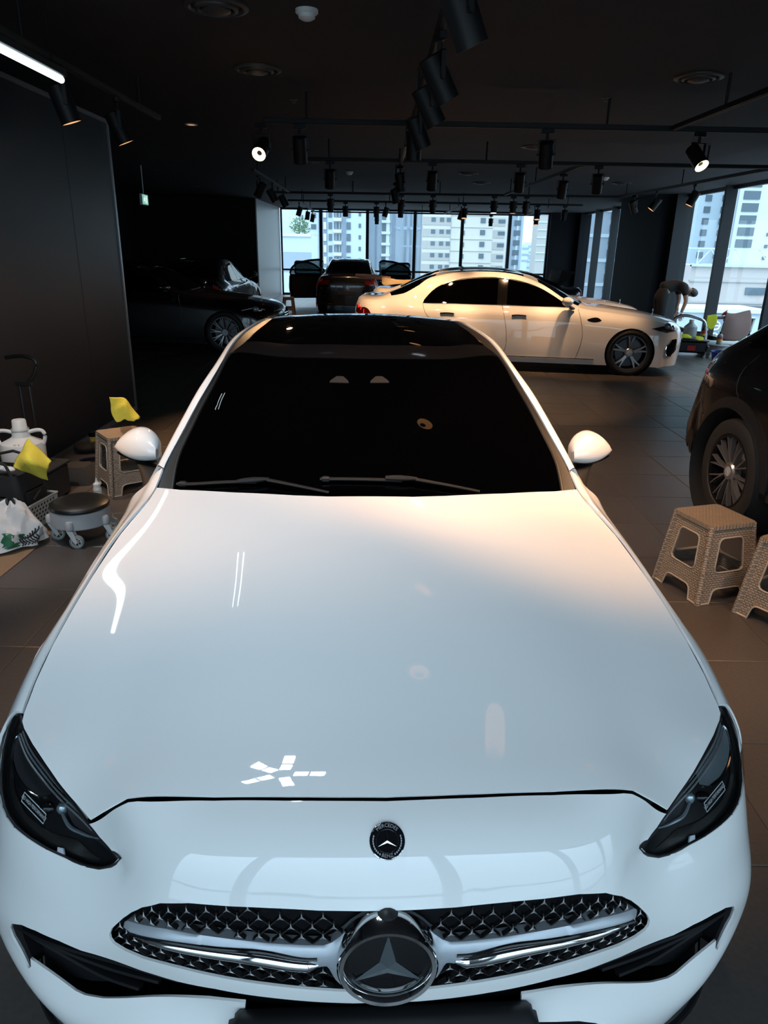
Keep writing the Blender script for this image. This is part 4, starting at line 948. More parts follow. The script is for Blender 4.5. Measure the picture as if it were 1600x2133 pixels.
# --- doors, quarters and boot behind the screen
DR = []
for y, zr, xr in [(1.55, 1.03, .77), (1.9, 1.205, .70), (2.3, 1.33, .655), (2.7, 1.39, .62), (3.1, 1.40, .60), (3.5, 1.36, .60), (3.9, 1.22, .62), (4.3, 1.07, .68), (4.6, .98, .70)]:
    zb = min(.965, zr-.03); f = 1-max(0, y-3.9)*.10
    DR.append([(xr-.02, y, zr-.01), (xr+.03*f, y, zr-.05), (.80*f, y, zb), (.875*f, y, zb-.07), (.908*f, y, .62), (.905*f, y, .42), (.885*f, y, .22)])
DS = Sheet(DR, mirror=False); df = 1 if DS.normal([(DS.U[4], DS.V[4])])[0][0] > 0 else -1
for k, nm in both:
    u, v = DS.U, DS.V
    gl = [(u[1]+.02, v[0]+.12), (u[2]-.015, v[0]+.06), (u[2]-.015, v[5]+.1), (u[1]+.02, v[5])]
    def arc_hole(cy_, lo, hi): return DS.find([(cy_+.36*math.cos(t), .34+.36*math.sin(t)) for t in np.linspace(-.32, PI+.32, 24)], [1, 2])
    rear = arc_hole(3.72, 0, 0)
    patch(DS, [(u[0], v[0]), (u[-1], v[0]), (u[-1], v[-1]), (u[0], v[-1])], 'body_side', 'white_paint', CAR, holes=[gl, rear], step=.06, bstep=.03, flip=df, mx=k < 0)
    patch(DS, gl, 'side_glass', 'car_glass', CAR, step=.1, bstep=.05, off=-.004, flip=df, mx=k < 0)
for k, nm in both:
    fz = lambda P: [(k*(u+0), v) for u, v in P]
    for ln in ([(2.62, .955), (2.60, .75), (2.58, .55), (2.60, .30)], [(3.42, .96), (3.36, .84), (3.28, .76)]):
        q = np.array(DS.find(spl(ln, 12).tolist(), [1, 2])); P = DS(q)*[k, 1, 1]; MB().tube(P, .0032, 5).build('door_seam', 'satin_black', CAR)
    for y_ in (2.38, 3.24):
        q = np.array(DS.find([(y_-.10, .845), (y_, .85), (y_+.10, .845)], [1, 2])); P = DS(q)+np.array([.012, 0, 0]); MB().tube(spl(P*[k, 1, 1], 10), .014, 8).build('door_handle', 'white_paint', CAR)
BT = Sheet([[(0, 3.66, 1.365), (.3, 3.66, 1.36), (.54, 3.68, 1.32)], [(0, 3.95, 1.2), (.3, 3.95, 1.195), (.60, 3.95, 1.17)], [(0, 4.2, 1.09), (.35, 4.2, 1.085), (.66, 4.2, 1.07)], [(0, 4.5, 1.03), (.35, 4.5, 1.02), (.69, 4.45, .99)], [(0, 4.68, .97), (.35, 4.67, .96), (.70, 4.58, .93)], [(0, 4.74, .7), (.4, 4.72, .7), (.78, 4.6, .68)], [(0, 4.74, .3), (.4, 4.72, .3), (.80, 4.6, .3)]])
patch(BT, [(BT.U[0], BT.V[0]), (BT.U[-1], BT.V[0]), (BT.U[-1], BT.V[-1]), (BT.U[0], BT.V[-1])], 'boot', 'white_paint', CAR, step=.08, bstep=.05, flip=1 if BT.normal([(0, BT.V[2])])[0][2] > 0 else -1)
MB().box((0, 2.2, .30), (1.66, 3.0, .16), bev=.03).build('floor_pan', 'satin_black', CAR)
for k in (1, -1):
    for y in (.86, 3.72): wheel(CAR, (k*.79, y, .345), k)
# ================================================================== saloons in the hall
SR = [
 [(0, .02, .16), (.30, .03, .16), (.55, .07, .16), (.70, .12, .16), (.80, .18, .16), (.87, .25, .16), (.91, .32, .16), (.93, .37, .15), (.94, .42, .14)],
 [(0, -.01, .45), (.3, 0, .45), (.55, .04, .45), (.71, .1, .45), (.81, .16, .45), (.885, .24, .44), (.925, .33, .40), (.94, .39, .30), (.945, .44, .14)],
 [(0, .01, .66), (.3, .02, .66), (.55, .06, .66), (.71, .12, .66), (.81, .19, .655), (.885, .28, .63), (.93, .38, .55), (.945, .43, .38), (.948, .47, .14)],
 [(0, .08, .77), (.3, .09, .765), (.55, .13, .755), (.71, .20, .75), (.81, .28, .74), (.885, .38, .70), (.935, .46, .60), (.948, .50, .40), (.95, .52, .14)],
 [(0, .30, .86), (.3, .31, .855), (.55, .35, .845), (.72, .42, .825), (.82, .49, .80), (.89, .55, .74), (.938, .59, .6), (.95, .61, .40), (.945, .62, .14)],
 [(0, .85, .945), (.3, .86, .94), (.55, .88, .93), (.72, .90, .905), (.82, .92, .875), (.897, .94, .81), (.943, .95, .62), (.955, .96, .40), (.945, .96, .14)],
 [(0, 1.3, .995), (.3, 1.31, .99), (.55, 1.33, .98), (.72, 1.35, .955), (.82, 1.36, .925), (.9, 1.36, .85), (.945, 1.36, .65), (.955, 1.36, .40), (.945, 1.36, .14)],
 [(0, 1.55, 1.03), (.3, 1.58, 1.028), (.55, 1.63, 1.02), (.71, 1.67, 1.0), (.82, 1.68, .965), (.9, 1.69, .89), (.946, 1.69, .66), (.956, 1.69, .40), (.945, 1.69, .14)],
 [(0, 1.86, 1.18), (.3, 1.89, 1.175), (.52, 1.94, 1.16), (.68, 1.97, 1.11), (.82, 1.99, .985), (.905, 1.99, .9), (.947, 1.99, .66), (.957, 1.99, .40), (.945, 1.99, .14)],
 [(0, 2.2, 1.345), (.3, 2.22, 1.34), (.50, 2.26, 1.32), (.63, 2.3, 1.27), (.825, 2.31, .985), (.906, 2.31, .9), (.948, 2.31, .66), (.957, 2.31, .40), (.945, 2.31, .14)],
 [(0, 2.6, 1.46), (.3, 2.61, 1.455), (.48, 2.63, 1.44), (.61, 2.65, 1.39), (.825, 2.65, .985), (.906, 2.65, .9), (.948, 2.65, .66), (.957, 2.65, .40), (.945, 2.65, .14)],
 [(0, 3.1, 1.50), (.3, 3.1, 1.495), (.48, 3.1, 1.48), (.60, 3.1, 1.43), (.825, 3.1, .985), (.906, 3.1, .9), (.948, 3.1, .66), (.957, 3.1, .40), (.945, 3.1, .14)],
 [(0, 3.5, 1.49), (.3, 3.5, 1.485), (.48, 3.5, 1.47), (.60, 3.5, 1.42), (.825, 3.5, .985), (.906, 3.5, .9), (.948, 3.5, .66), (.957, 3.5, .40), (.945, 3.5, .14)],
 [(0, 3.87, 1.45), (.3, 3.87, 1.445), (.47, 3.86, 1.425), (.60, 3.85, 1.365), (.815, 3.85, .99), (.903, 3.85, .905), (.946, 3.85, .67), (.955, 3.85, .40), (.943, 3.85, .14)],
 [(0, 4.20, 1.365), (.3, 4.19, 1.36), (.48, 4.17, 1.335), (.63, 4.15, 1.25), (.80, 4.15, 1.0), (.897, 4.15, .915), (.943, 4.15, .68), (.952, 4.15, .40), (.94, 4.15, .14)],
 [(0, 4.52, 1.225), (.3, 4.51, 1.22), (.52, 4.48, 1.195), (.68, 4.45, 1.115), (.80, 4.43, 1.02), (.888, 4.42, .925), (.938, 4.42, .68), (.947, 4.42, .40), (.937, 4.42, .14)],
 [(0, 4.78, 1.11), (.3, 4.78, 1.108), (.55, 4.75, 1.095), (.70, 4.71, 1.06), (.80, 4.67, 1.01), (.878, 4.65, .92), (.932, 4.64, .68), (.941, 4.64, .40), (.932, 4.64, .14)],
 [(0, 5.02, 1.075), (.3, 5.02, 1.073), (.55, 5.0, 1.06), (.70, 4.96, 1.03), (.79, 4.92, .985), (.862, 4.88, .90), (.918, 4.85, .68), (.93, 4.84, .40), (.922, 4.83, .14)],
 [(0, 5.22, 1.065), (.3, 5.21, 1.06), (.55, 5.19, 1.045), (.70, 5.14, 1.01), (.782, 5.08, .96), (.848, 5.02, .87), (.9, 4.95, .66), (.915, 4.92, .42), (.908, 4.90, .18)],
 [(0, 5.28, .92), (.3, 5.27, .92), (.55, 5.25, .91), (.70, 5.20, .89), (.785, 5.14, .86), (.843, 5.07, .79), (.888, 5.0, .6), (.905, 4.95, .40), (.90, 4.92, .2)],
 [(0, 5.30, .62), (.3, 5.29, .62), (.55, 5.27, .62), (.70, 5.22, .62), (.78, 5.17, .61), (.833, 5.11, .57), (.878, 5.04, .46), (.898, 4.99, .33), (.895, 4.95, .21)],
 [(0, 5.28, .25), (.3, 5.27, .25), (.55, 5.25, .25), (.70, 5.2, .25), (.77, 5.15, .25), (.82, 5.10, .24), (.86, 5.05, .235), (.88, 5.0, .23), (.89, 4.97, .22)],
]
SS = Sheet(SR); sU = {j: SS.U[8+j] for j in range(9)}; sV = SS.V
SF = 1 if SS.normal([(0, sV[11])])[0][2] > 0 else -1
def side_uv(pts, k=1):
    """(y, z) outline in side view -> outline on the flank; k is the side"""
    r = SS.find(pts, [1, 2], lambda p, uv: (uv[:, 0] > sU[2]*.9))
    return [(k*u, v) for u, v in r]
def saloon(name, label, paint, loc, rz, wheel_kw, twotone=None, fine=True, group=None, lamps=True):
    car = empty(name, (*loc, 0), rz, label, 'car', group)
    e = .004; uE = SS.U[-1]-e; v0, v1 = sV[0]+e, sV[-1]-e
    archs = []
    for cy_ in (.87, 4.02):
        th0 = math.asin((.15-.345)/.375)
        archs.append(side_uv([(cy_-.375*math.cos(t), .345+.375*math.sin(t)) for t in np.linspace(th0, PI-th0, 26)]))
    right = [(uE, v0)]+archs[0]+archs[1]+[(uE, v1)]
    outline = right+[(-u, v) for u, v in right[::-1]]
    dlo = side_uv(spl([(1.80, .985), (2.02, 1.11), (2.27, 1.245), (2.55, 1.34), (2.88, 1.395), (3.25, 1.395), (3.55, 1.36), (3.80, 1.29), (3.98, 1.18), (4.10, 1.04)], 30).tolist()+[(4.12, .995), (3.6, 1.0), (2.9, 1.0), (2.2, .995)])
    ws = [(-sU[3]*.93, sV[7]+.03), (sU[3]*.93, sV[7]+.03), (sU[3]*.90, sV[8]), (sU[2]*1.05, sV[9]+.06), (0, sV[9]+.18), (-sU[2]*1.05, sV[9]+.06), (-sU[3]*.90, sV[8])]
    rs = [(-sU[2]*.98, sV[13]+.10), (0, sV[13]+.05), (sU[2]*.98, sV[13]+.10), (sU[3]*.93, sV[14]+.05), (sU[3]*.97, sV[15]), (sU[3]*.93, sV[16]-.07), (0, sV[16]-.03), (-sU[3]*.93, sV[16]-.07), (-sU[3]*.97, sV[15]), (-sU[3]*.93, sV[14]+.05)]
    rg = [(-sU[2]*.92, sV[9]+.30), (0, sV[9]+.34), (sU[2]*.92, sV[9]+.30), (sU[2]*.92, sV[12]), (0, sV[12]+.05), (-sU[2]*.92, sV[12])]
    lampo = [(sU[4]*.99, sV[3]+.07), (sU[5]*1.0, sV[4]-.02), (sU[5]*1.03, sV[4]+.03), (sU[5]*1.06, sV[3]+.05), (sU[5]*1.03, sV[2]+.06), (sU[4], sV[2]+.03), (sU[3]*.93, sV[2]+.055), (sU[3]*.95, sV[3]-.02)]
    tailo = [(sU[3]*.72, sV[19]-.02), (sU[4], sV[18]+.07), (sU[5]*1.0, sV[18]-.03), (sU[5]*1.09, sV[18]-.06), (sU[5]*1.10, sV[18]+.03), (sU[5]*1.0, sV[19]+.01), (sU[4], sV[19]+.06), (sU[3]*.72, sV[19]+.06)]
    neg = lambda P: [(-u, v) for u, v in P]
    holes = [dlo, neg(dlo), ws, rs, rg, lampo, neg(lampo), tailo, neg(tailo)]
    grl = [(-sU[2]*.92, sV[2]+.05), (sU[2]*.92, sV[2]+.05), (sU[2]*1.02, sV[1]+.10), (sU[2]*.85, sV[1]-.01), (-sU[2]*.85, sV[1]-.01), (-sU[2]*1.02, sV[1]+.10)]
    holes.append(grl)
    st_ = .055 if fine else .08
    body = patch(SS, outline, 'body', paint, car, holes=holes, step=st_, bstep=.03, flip=SF, hole_skirt=.012)
    for k, nm in both:
        n_ = (lambda P: P) if k > 0 else neg
        patch(SS, n_(dlo), 'side_glass', 'car_glass', car, step=.08, bstep=.03, off=-.006, flip=SF)
        bp = side_uv([(2.80, 1.0), (2.95, 1.0), (2.95, 1.385), (2.80, 1.375)]); patch(SS, n_(bp), 'centre_pillar', 'gloss_black', car, step=.06, bstep=.04, off=-.003, flip=SF)
        MB().tube(SS(np.array(n_(densify(dlo, .05))))+SS.normal(np.array(n_(densify(dlo, .05))), SF)*.001, .008, 6, closed=True).build('window_trim', 'chrome' if paint == 'white_paint' else 'gloss_black', car)
        lm = patch(SS, n_(lampo), 'headlamp', 'dark_metal' if paint == 'white_paint' else 'lamp_dark', car, step=.04, bstep=.02, off=-.012, flip=SF)
        if lamps:
            patch(SS, n_(lampo), 'lens', 'lens', lm, step=.04, bstep=.02, off=0, flip=SF)
            q = np.array(n_(lampo)); c = q.mean(0); p = SS([c])[0]+SS.normal([c], SF)[0]*.0
            MB().ball(tuple(p), (.06, .06, .05), 14, 8).build('projector', 'lamp_bowl', lm)
            c2 = q[4:7].mean(0)*.5+c*.5; p2 = SS([c2])[0]; MB().ball(tuple(p2), (.045, .045, .04), 14, 8).build('projector', 'chrome', lm)
            MB().tube(spl(SS(c+(q[[7, 0, 1, 2]]-c)*.86), 12), .007, 6).build('light_strip', 'print_white', lm)
        # air curtain blade at the bumper corner
        ab = [(sU[4]*1.02, sV[1]+.10), (sU[5]*1.03, sV[1]+.11), (sU[6]*1.0, sV[1]+.05), (sU[6]*.98, sV[0]+.16), (sU[5], sV[0]+.14), (sU[4]*1.0, sV[0]+.20)]
        ai = patch(SS, n_(ab), 'air_intake', 'gloss_black', car, step=.04, bstep=.02, off=.003, skirt=.004, flip=SF)
        MB().tube(spl(SS(np.array(n_([ab[1], ab[2], ab[3], ab[4]])))+SS.normal(np.array(n_([ab[1], ab[2], ab[3], ab[4]])), SF)*.006, 14), .010, 6).build('chrome_blade', 'chrome', ai)
        tl = patch(SS, n_(tailo), 'tail_lamp', 'tail_red', car, step=.05, bstep=.03, off=-.006, flip=SF)
        q = np.array(n_(tailo)); c = q.mean(0)
        for t in np.linspace(-.55, .55, 5):
            a = c+np.array([k*t*.32, -.02]); b = a+np.array([k*.03, .05])
            MB().tube(SS([a, b]), .007, 6).build('light_bar', 'tail_glow' if paint == 'white_paint' else 'tail_dim', tl)
        # seams: doors, boot
        for ln in ([(1.70, .97), (1.64, .77), (1.61, .6), (1.63, .42), (1.68, .24)], [(2.87, 1.0), (2.80, .73), (2.77, .52), (2.80, .30), (2.84, .24)], [(4.12, .99), (4.06, .85), (3.93, .74)]):
            uv = side_uv(spl(ln, 14).tolist(), k); MB().tube(SS(np.array(uv)), .0035, 5).build('door_seam', 'satin_black', car)
        for y in (2.60, 3.72):
            uv = np.array(side_uv([(y-.11, .85), (y-.05, .855), (y+.05, .855), (y+.11, .85)], k)); P = SS(uv)+SS.normal(uv, SF)*.012
            MB().tube(spl(P, 12), .014, 8, flat=1.0).build('door_handle', paint if paint != 'white_paint' else 'chrome', car)
        uv = np.array(side_uv([(1.40, .235), (2.2, .235), (3.0, .235), (3.55, .235)], k)); P = SS(uv)+SS.normal(uv, SF)*.004
        MB().tube(P, .010, 6).build('sill_strip', 'chrome' if paint == 'white_paint' else 'gloss_black', car)
        uv = side_uv(spl([(1.34, .82), (1.37, .845), (1.52, .845), (1.56, .825), (1.52, .805), (1.37, .805)], 18).tolist(), k)
        patch(SS, uv, 'wing_badge', 'gloss_black', car, step=.03, bstep=.02, off=.003, skirt=.004, flip=SF)
        # mirror on its arm
        m = MB(); ms = []
        for t in np.linspace(0, 1, 9):
            e_ = max(.12, math.sin(PI*(.12+.83*t))**.6); x = k*(.90+.22*t); zc_ = 1.085+.01*t
            ms.append([(x, 1.83+.06*t-.085*e_*math.cos(a)+.03, zc_+.072*e_*math.sin(a)) for a in np.linspace(0, 2*PI, 14, endpoint=False)])
        P = np.array(ms); P = np.concatenate([[np.tile(P[0].mean(0), (14, 1))], P, [np.tile(P[-1].mean(0), (14, 1))]]); mo = m.grid(P, cu=True).build('door_mirror', paint, car, 60)
        MB().tube([(k*.865, 1.80, .985), (k*.92, 1.82, 1.005), (k*.98, 1.86, 1.03)], [.05, .035, .03], 10, flat=.5).build('mirror_arm', 'gloss_black', mo)
        MB().tube([(k*(.92+.19*t), 1.79+.06*t, 1.10) for t in np.linspace(0, 1, 6)], .007, 6).build('turn_light', 'chrome', mo)
        for y in (.87, 4.02):
            wheel(car, (k*.825, y, .352), k, **wheel_kw)
            MB().lathe([(.376, -.12), (.376, .10)], 36, Matrix.Translation((k*.80, y, .345)) @ Matrix.Rotation(PI/2, 4, 'Y')).build('wheel_well', 'rubber', car)
    patch(SS, ws, 'windscreen', 'car_glass', car, step=.08, bstep=.04, off=-.005, flip=SF)
    patch(SS, rs, 'rear_screen', 'car_glass', car, step=.08, bstep=.04, off=-.005, flip=SF)
    patch(SS, rg, 'roof_glass', 'car_glass', car, step=.08, bstep=.04, off=-.003, flip=SF)
    gr = patch(SS, grl, 'grille', 'gloss_black', car, step=.06, bstep=.03, off=-.02, flip=SF)
    for z in (.50, .55, .60, .64):
        ln = SS.find([(x, z) for x in np.linspace(-.50, .50, 11)], [0, 2], lambda p, uv: (uv[:, 1] < sV[3]) & (abs(p[:, 0]) < .6)); MB().tube(SS(np.array(ln)), .008, 6).build('grille_slat', 'chrome', gr)
    q = np.array(ws); 
    MB().tube(SS(np.array([(sU[2]*t-.25, sV[7]+.035+.05*t) for t in np.linspace(-.3, .6, 6)])), .009, 6).build('wiper', 'wiper', car)
    pl = SS([(0, sV[20])])[0]; MB().box((0, pl[1]-.0, pl[2]-.02), (.52, .02, .11), bev=.006).build('number_plate', 'plate_grey' if paint == 'white_paint' else 'satin_black', car)
    for k in (1, -1): MB().tube([(k*(.42+.10*t), SS([(k*(.42+.1*t), sV[21]-.06)])[0][1]+.002, .30) for t in np.linspace(0, 1, 5)], .020, 8, flat=1).build('exhaust_trim', 'chrome', car)
    MB().cyl((0, .42, .865), (0, .42, .90), .006).lathe([(.028, -.003), (.033, 0), (.028, .003), (.028, -.003)], 20, Matrix.Translation((0, .42, .93)) @ Matrix.Rotation(PI/2, 4, 'X')).build('bonnet_star', 'chrome', car)
    MB().box((0, 2.6, .22), (1.66, 3.2, .12), bev=.03).build('floor_pan', 'satin_black', car)
    return car
WK5 = dict(R=.352, rim=.262, n=5, twin=.17, w0=.026, w1=.014, spoke='rim_silver', spin=.35)
WK9 = dict(R=.352, rim=.262, n=10, twin=.09, w0=.012, w1=.008, spoke='rim_silver', spin=.1)
whiteS = saloon('car', 'long white saloon side-on at right, nose towards the right windows, five-spoke wheels', 'white_paint', (4.746, 12.02), math.radians(82), WK5)
blackS = saloon('car', 'black saloon side-on in shadow at far left, nose out from behind the partition', 'black_paint', (-1.93, 13.72), math.radians(85), WK9, fine=False)
w2 = copy_tree(whiteS); w2.location = (4.95, 14.45, 0); w2.rotation_euler = (0, 0, math.radians(82)); w2['label'] = 'second white saloon hidden behind the long white one, only roof and bonnet showing'
b2 = copy_tree(blackS); b2.location = (-4.60, 21.7, 0); b2.rotation_euler = (0, 0, PI); b2['label'] = 'black saloon facing away in the dark left corner, side glass catching window light'
b3 = copy_tree(blackS); b3.location = (-1.18, 26.35, 0); b3.rotation_euler = (0, 0, PI); b3['label'] = 'black saloon seen from behind at the back windows, doors open'
# opened doors of the far saloon
def car_door(parent, hinge, ang, k, front):
    """door leaf hung at hinge (local x, y), swung out by ang"""
    o = bpy.data.objects.new('open_door', None); COL.objects.link(o); o.parent = parent; o.location = (hinge[0], hinge[1], 0); o.rotation_euler = (0, 0, -k*ang)
    L = 1.05
    low = [(0, .30), (L*.96, .30), (L, .62), (L*.98, .98), (0, .96)]
    fr = [(0, .96), (L*.98, .98), (L*.93, 1.18), (L*.75, 1.33), (L*.4, 1.41), (.06, 1.44), (-.05, 1.40)] if not front else [(0, .96), (L*.98, .98), (L*.98, 1.36), (L*.6, 1.35), (L*.35, 1.27), (.1, 1.1)]
    rot = Matrix(((0, 0, 1, 0), (1, 0, 0, 0), (0, 1, 0, 0), (0, 0, 0, 1)))   # prism (a, z) -> thickness along x
    MB().prism(fillet(low, .05), -.05, .05, rot).build('door_skin', 'black_paint', o)
    MB().prism(fillet([(x*.9+.04, z*.9+.06) for x, z in low], .05), -.06, -.05, rot).prism(fillet([(x*.9+.04, z*.9+.06) for x, z in low], .05), .05, .056, rot).build('door_lining', M.setdefault('door_red', mat('door_red', (.06, .018, .014), .5)), o)
    MB().tube([(0, x, z) for x, z in fillet(fr, .08)], .030, 8, closed=True).build('window_frame', 'black_paint', o)
    MB().prism(fillet(fr, .08), -.004, .004, rot).build('door_glass', M.setdefault('tint', thin_glass('tint', (.35, .38, .38))), o)
    MB().box((.08*k, .35, .80), (.05, .22, .04), bev=.01).build('arm_rest', 'satin_black', o)
    return o
for k in (1, -1):
    car_door(b3, (k*.93, 1.72), math.radians(62), k, True)
    car_door(b3, (k*.93, 2.90), math.radians(66), k, False)
# ================================================================== black SUV at the right edge
VR = []
def vrow(y, zc, w_, zsh, zb, ztop_w, low=.30, yb=0.0, g=None):
    """(centre z, half width, shoulder z, belt z, roof half width); yb sweeps the sides forward"""
    return [(0, y, zc), (ztop_w*.6, y-yb*.1, zc-.008), (ztop_w, y-yb*.3, zc-.06), (w_*.86, y-yb*.6, zb), (w_*.93, y-yb*.75, zb-.06), (w_*.985, y-yb*.9, zsh), (w_, y-yb, zsh-.22), (w_, y-yb, .52), (w_*.985, y-yb*1.02, low)]
VR = [vrow(0.0, .95, .90, .70, .86, .62, yb=-.55), vrow(.25, 1.04, .95, .82, .98, .66, yb=-.35), vrow(.95, 1.12, .985, .92, 1.06, .70), vrow(1.45, 1.16, .985, .94, 1.10, .70), vrow(1.9, 1.42, .985, .95, 1.12, .66),
      vrow(2.4, 1.66, .985, .95, 1.13, .62), vrow(3.0, 1.71, .985, .96, 1.14, .62), vrow(3.5, 1.66, .985, .97, 1.15, .61), vrow(3.95, 1.56, .985, .98, 1.16, .62, yb=.05), vrow(4.3, 1.42, .98, .98, 1.14, .66, yb=.12),
      vrow(4.62, 1.26, .965, .97, 1.11, .70, yb=.22), vrow(4.85, 1.15, .94, .95, 1.06, .72, yb=.34)]
VR.append([(0, 4.97, 1.04), (.43, 4.96, 1.03), (.70, 4.87, 1.0), (.80, 4.77, .97), (.87, 4.66, .93), (.915, 4.58, .86), (.935, 4.53, .66), (.94, 4.52, .48), (.93, 4.50, .32)])
VR.append([(0, 5.0, .72), (.43, 4.99, .72), (.70, 4.93, .71), (.80, 4.85, .70), (.875, 4.75, .68), (.925, 4.64, .63), (.95, 4.57, .55), (.95, 4.54, .44), (.935, 4.51, .33)])
VR.append([(0, 5.02, .48), (.43, 5.01, .48), (.70, 4.96, .475), (.80, 4.89, .47), (.875, 4.79, .46), (.925, 4.67, .44), (.945, 4.59, .41), (.945, 4.55, .37), (.935, 4.52, .34)])
VR.append([(0, 4.92, .30), (.43, 4.91, .30), (.70, 4.86, .30), (.79, 4.79, .30), (.86, 4.71, .30), (.90, 4.62, .31), (.92, 4.57, .32), (.93, 4.54, .335), (.932, 4.53, .345)])
VS = Sheet(VR); vU = {j: VS.U[8+j] for j in range(9)}; vV = VS.V; VF = 1 if VS.normal([(0, vV[6])])[0][2] > 0 else -1
def v_uv(pts, k=-1):
    return [(k*u, v) for u, v in VS.find(pts, [1, 2], lambda p, uv: uv[:, 0] > vU[2]*.95)]
SUV_LOC, SUV_RZ = (3.574, .936), math.radians(3)
suv = empty('car', (*SUV_LOC, 0), SUV_RZ, 'black sport utility car cut off at the right edge, rear wheel behind the stools', 'car')
AR, WR, WY = .445, .375, 3.92
uE = VS.U[-1]-.004; v0, v1 = vV[0]+.01, vV[-1]-.004
def v_arch(cy_, r, zlo, n=26):
    th = math.asin((zlo-.375)/r); return [(cy_-r*math.cos(t), .375+r*math.sin(t)) for t in np.linspace(th, PI-th, n)]
ar = [v_uv(v_arch(c, AR, .33), 1) for c in (.92, WY)]
right = [(uE, v0)]+ar[0]+ar[1]+[(uE, v1)]
outline = right+[(-u, v) for u, v in right[::-1]]
dl = v_uv([(1.95, 1.16), (2.2, 1.35), (2.6, 1.52), (3.1, 1.55), (3.6, 1.50), (4.05, 1.37), (4.30, 1.22), (4.22, 1.19), (3.2, 1.17)], 1)
tl = v_uv([(4.45, .995), (4.70, 1.02), (4.80, .99), (4.78, .93), (4.60, .935), (4.47, .96)], 1)
neg = lambda P: [(-u, v) for u, v in P]
rs = [(-vU[2]*.9, vV[9]), (vU[2]*.9, vV[9]), (vU[2]*.95, vV[11]-.08), (-vU[2]*.95, vV[11]-.08)]
patch(VS, outline, 'body', 'black_paint', suv, holes=[dl, neg(dl), tl, neg(tl), rs], step=.05, bstep=.025, flip=VF, hole_skirt=.01)
patch(VS, rs, 'rear_screen', 'car_glass', suv, step=.08, bstep=.04, off=-.004, flip=VF)
for k in (1, -1):
    n_ = (lambda P: P) if k > 0 else neg
    patch(VS, n_(dl), 'side_glass', 'car_glass', suv, step=.08, bstep=.04, off=-.005, flip=VF)
    t_ = patch(VS, n_(tl), 'tail_lamp', 'tail_red', suv, step=.03, bstep=.02, off=-.004, flip=VF)
    MB().tube(spl(VS(np.array(n_(v_uv([(4.50, .965), (4.62, .975), (4.74, .965)], 1))))+0, 10), .006, 6).build('light_bar', 'tail_dim', t_)
    # matt cladding round the arch, along the sill and the rear corner
    for c in (.92, WY):
        t1_ = PI-math.asin(.14/AR) if c > 2 else PI-.05
        arcp = lambda r: v_uv([(c-r*math.cos(t), .375+r*math.sin(t)) for t in np.linspace(.0, t1_, 26)], 1)
        ou = arcp(AR+.075); inn = arcp(AR+.002)
        patch(VS, n_(ou+inn[::-1]), 'arch_cladding', 'satin_black', suv, step=.05, bstep=.025, off=.010, skirt=.012, flip=VF)
        MB().lathe([(AR+.0, -.16), (AR+.0, .14)], 40, Matrix.Translation((k*.86, c, .375)) @ Matrix.Rotation(PI/2, 4, 'Y')).build('wheel_well', 'rubber', suv)
    bz = [(4.52, .46), (4.60, .47), (4.66, .44), (4.66, .36), (4.52, .35)]
    patch(VS, n_(v_uv(bz, 1)), 'bumper_cladding', 'trim', suv, step=.05, bstep=.03, off=.008, skirt=.01, flip=VF)
    for ln in ([(2.95, 1.14), (2.9, .85), (2.95, .45)], [(4.02, 1.17), (3.98, .95), (3.75, .83)], [(4.47, .95), (4.44, .75), (4.40, .55)]):
        MB().tube(VS(np.array(n_(v_uv(spl(ln, 12).tolist(), 1)))), .003, 5).build('body_seam', 'satin_black', suv)
    ref = v_uv([(4.40, .70), (4.58, .705), (4.62, .69), (4.58, .68), (4.40, .68)], 1)
    patch(VS, n_(ref), 'rear_reflector', 'dark_metal', suv, step=.03, bstep=.015, off=.004, skirt=.006, flip=VF)
    for c in (.92, WY): wheel(suv, (k*.845, c, WR), k, R=WR, rim=.255, W=.27, n=10, twin=.13, w0=.0065, w1=.0048, spoke='rim_silver', face='gloss_black', spin=.12)
MB().box((0, 2.5, .40), (1.7, 3.4, .16), bev=.03).build('floor_pan', 'satin_black', suv)
# ================================================================== the town outside
CITY = {}
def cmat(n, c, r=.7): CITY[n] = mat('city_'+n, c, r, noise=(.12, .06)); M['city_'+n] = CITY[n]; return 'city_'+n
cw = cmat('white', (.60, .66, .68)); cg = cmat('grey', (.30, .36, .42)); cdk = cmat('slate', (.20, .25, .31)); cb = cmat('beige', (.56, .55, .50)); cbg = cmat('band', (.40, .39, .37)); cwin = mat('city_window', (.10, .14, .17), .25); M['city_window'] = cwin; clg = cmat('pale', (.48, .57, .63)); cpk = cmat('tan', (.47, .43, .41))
M['leaf'] = mat('leaf', (.10, .18, .09), .7, noise=(4, .4)); M['street'] = mat('street', (.22, .24, .25), .9)
struct(slab('ground', -400, 400, 45, 420, -14.2, -14, 'street'))
g2 = struct(slab('ground', 45, 420, -120, 45, -14.2, -14, 'street'))
def pxX(px, Y, yy=490):     # world x at depth Y seen through a horizontal position of the photo
    d = fw+rt*((px-800)/1480)-up*((yy-1066)/1480); return d.x/d.y*Y
wmesh = {}
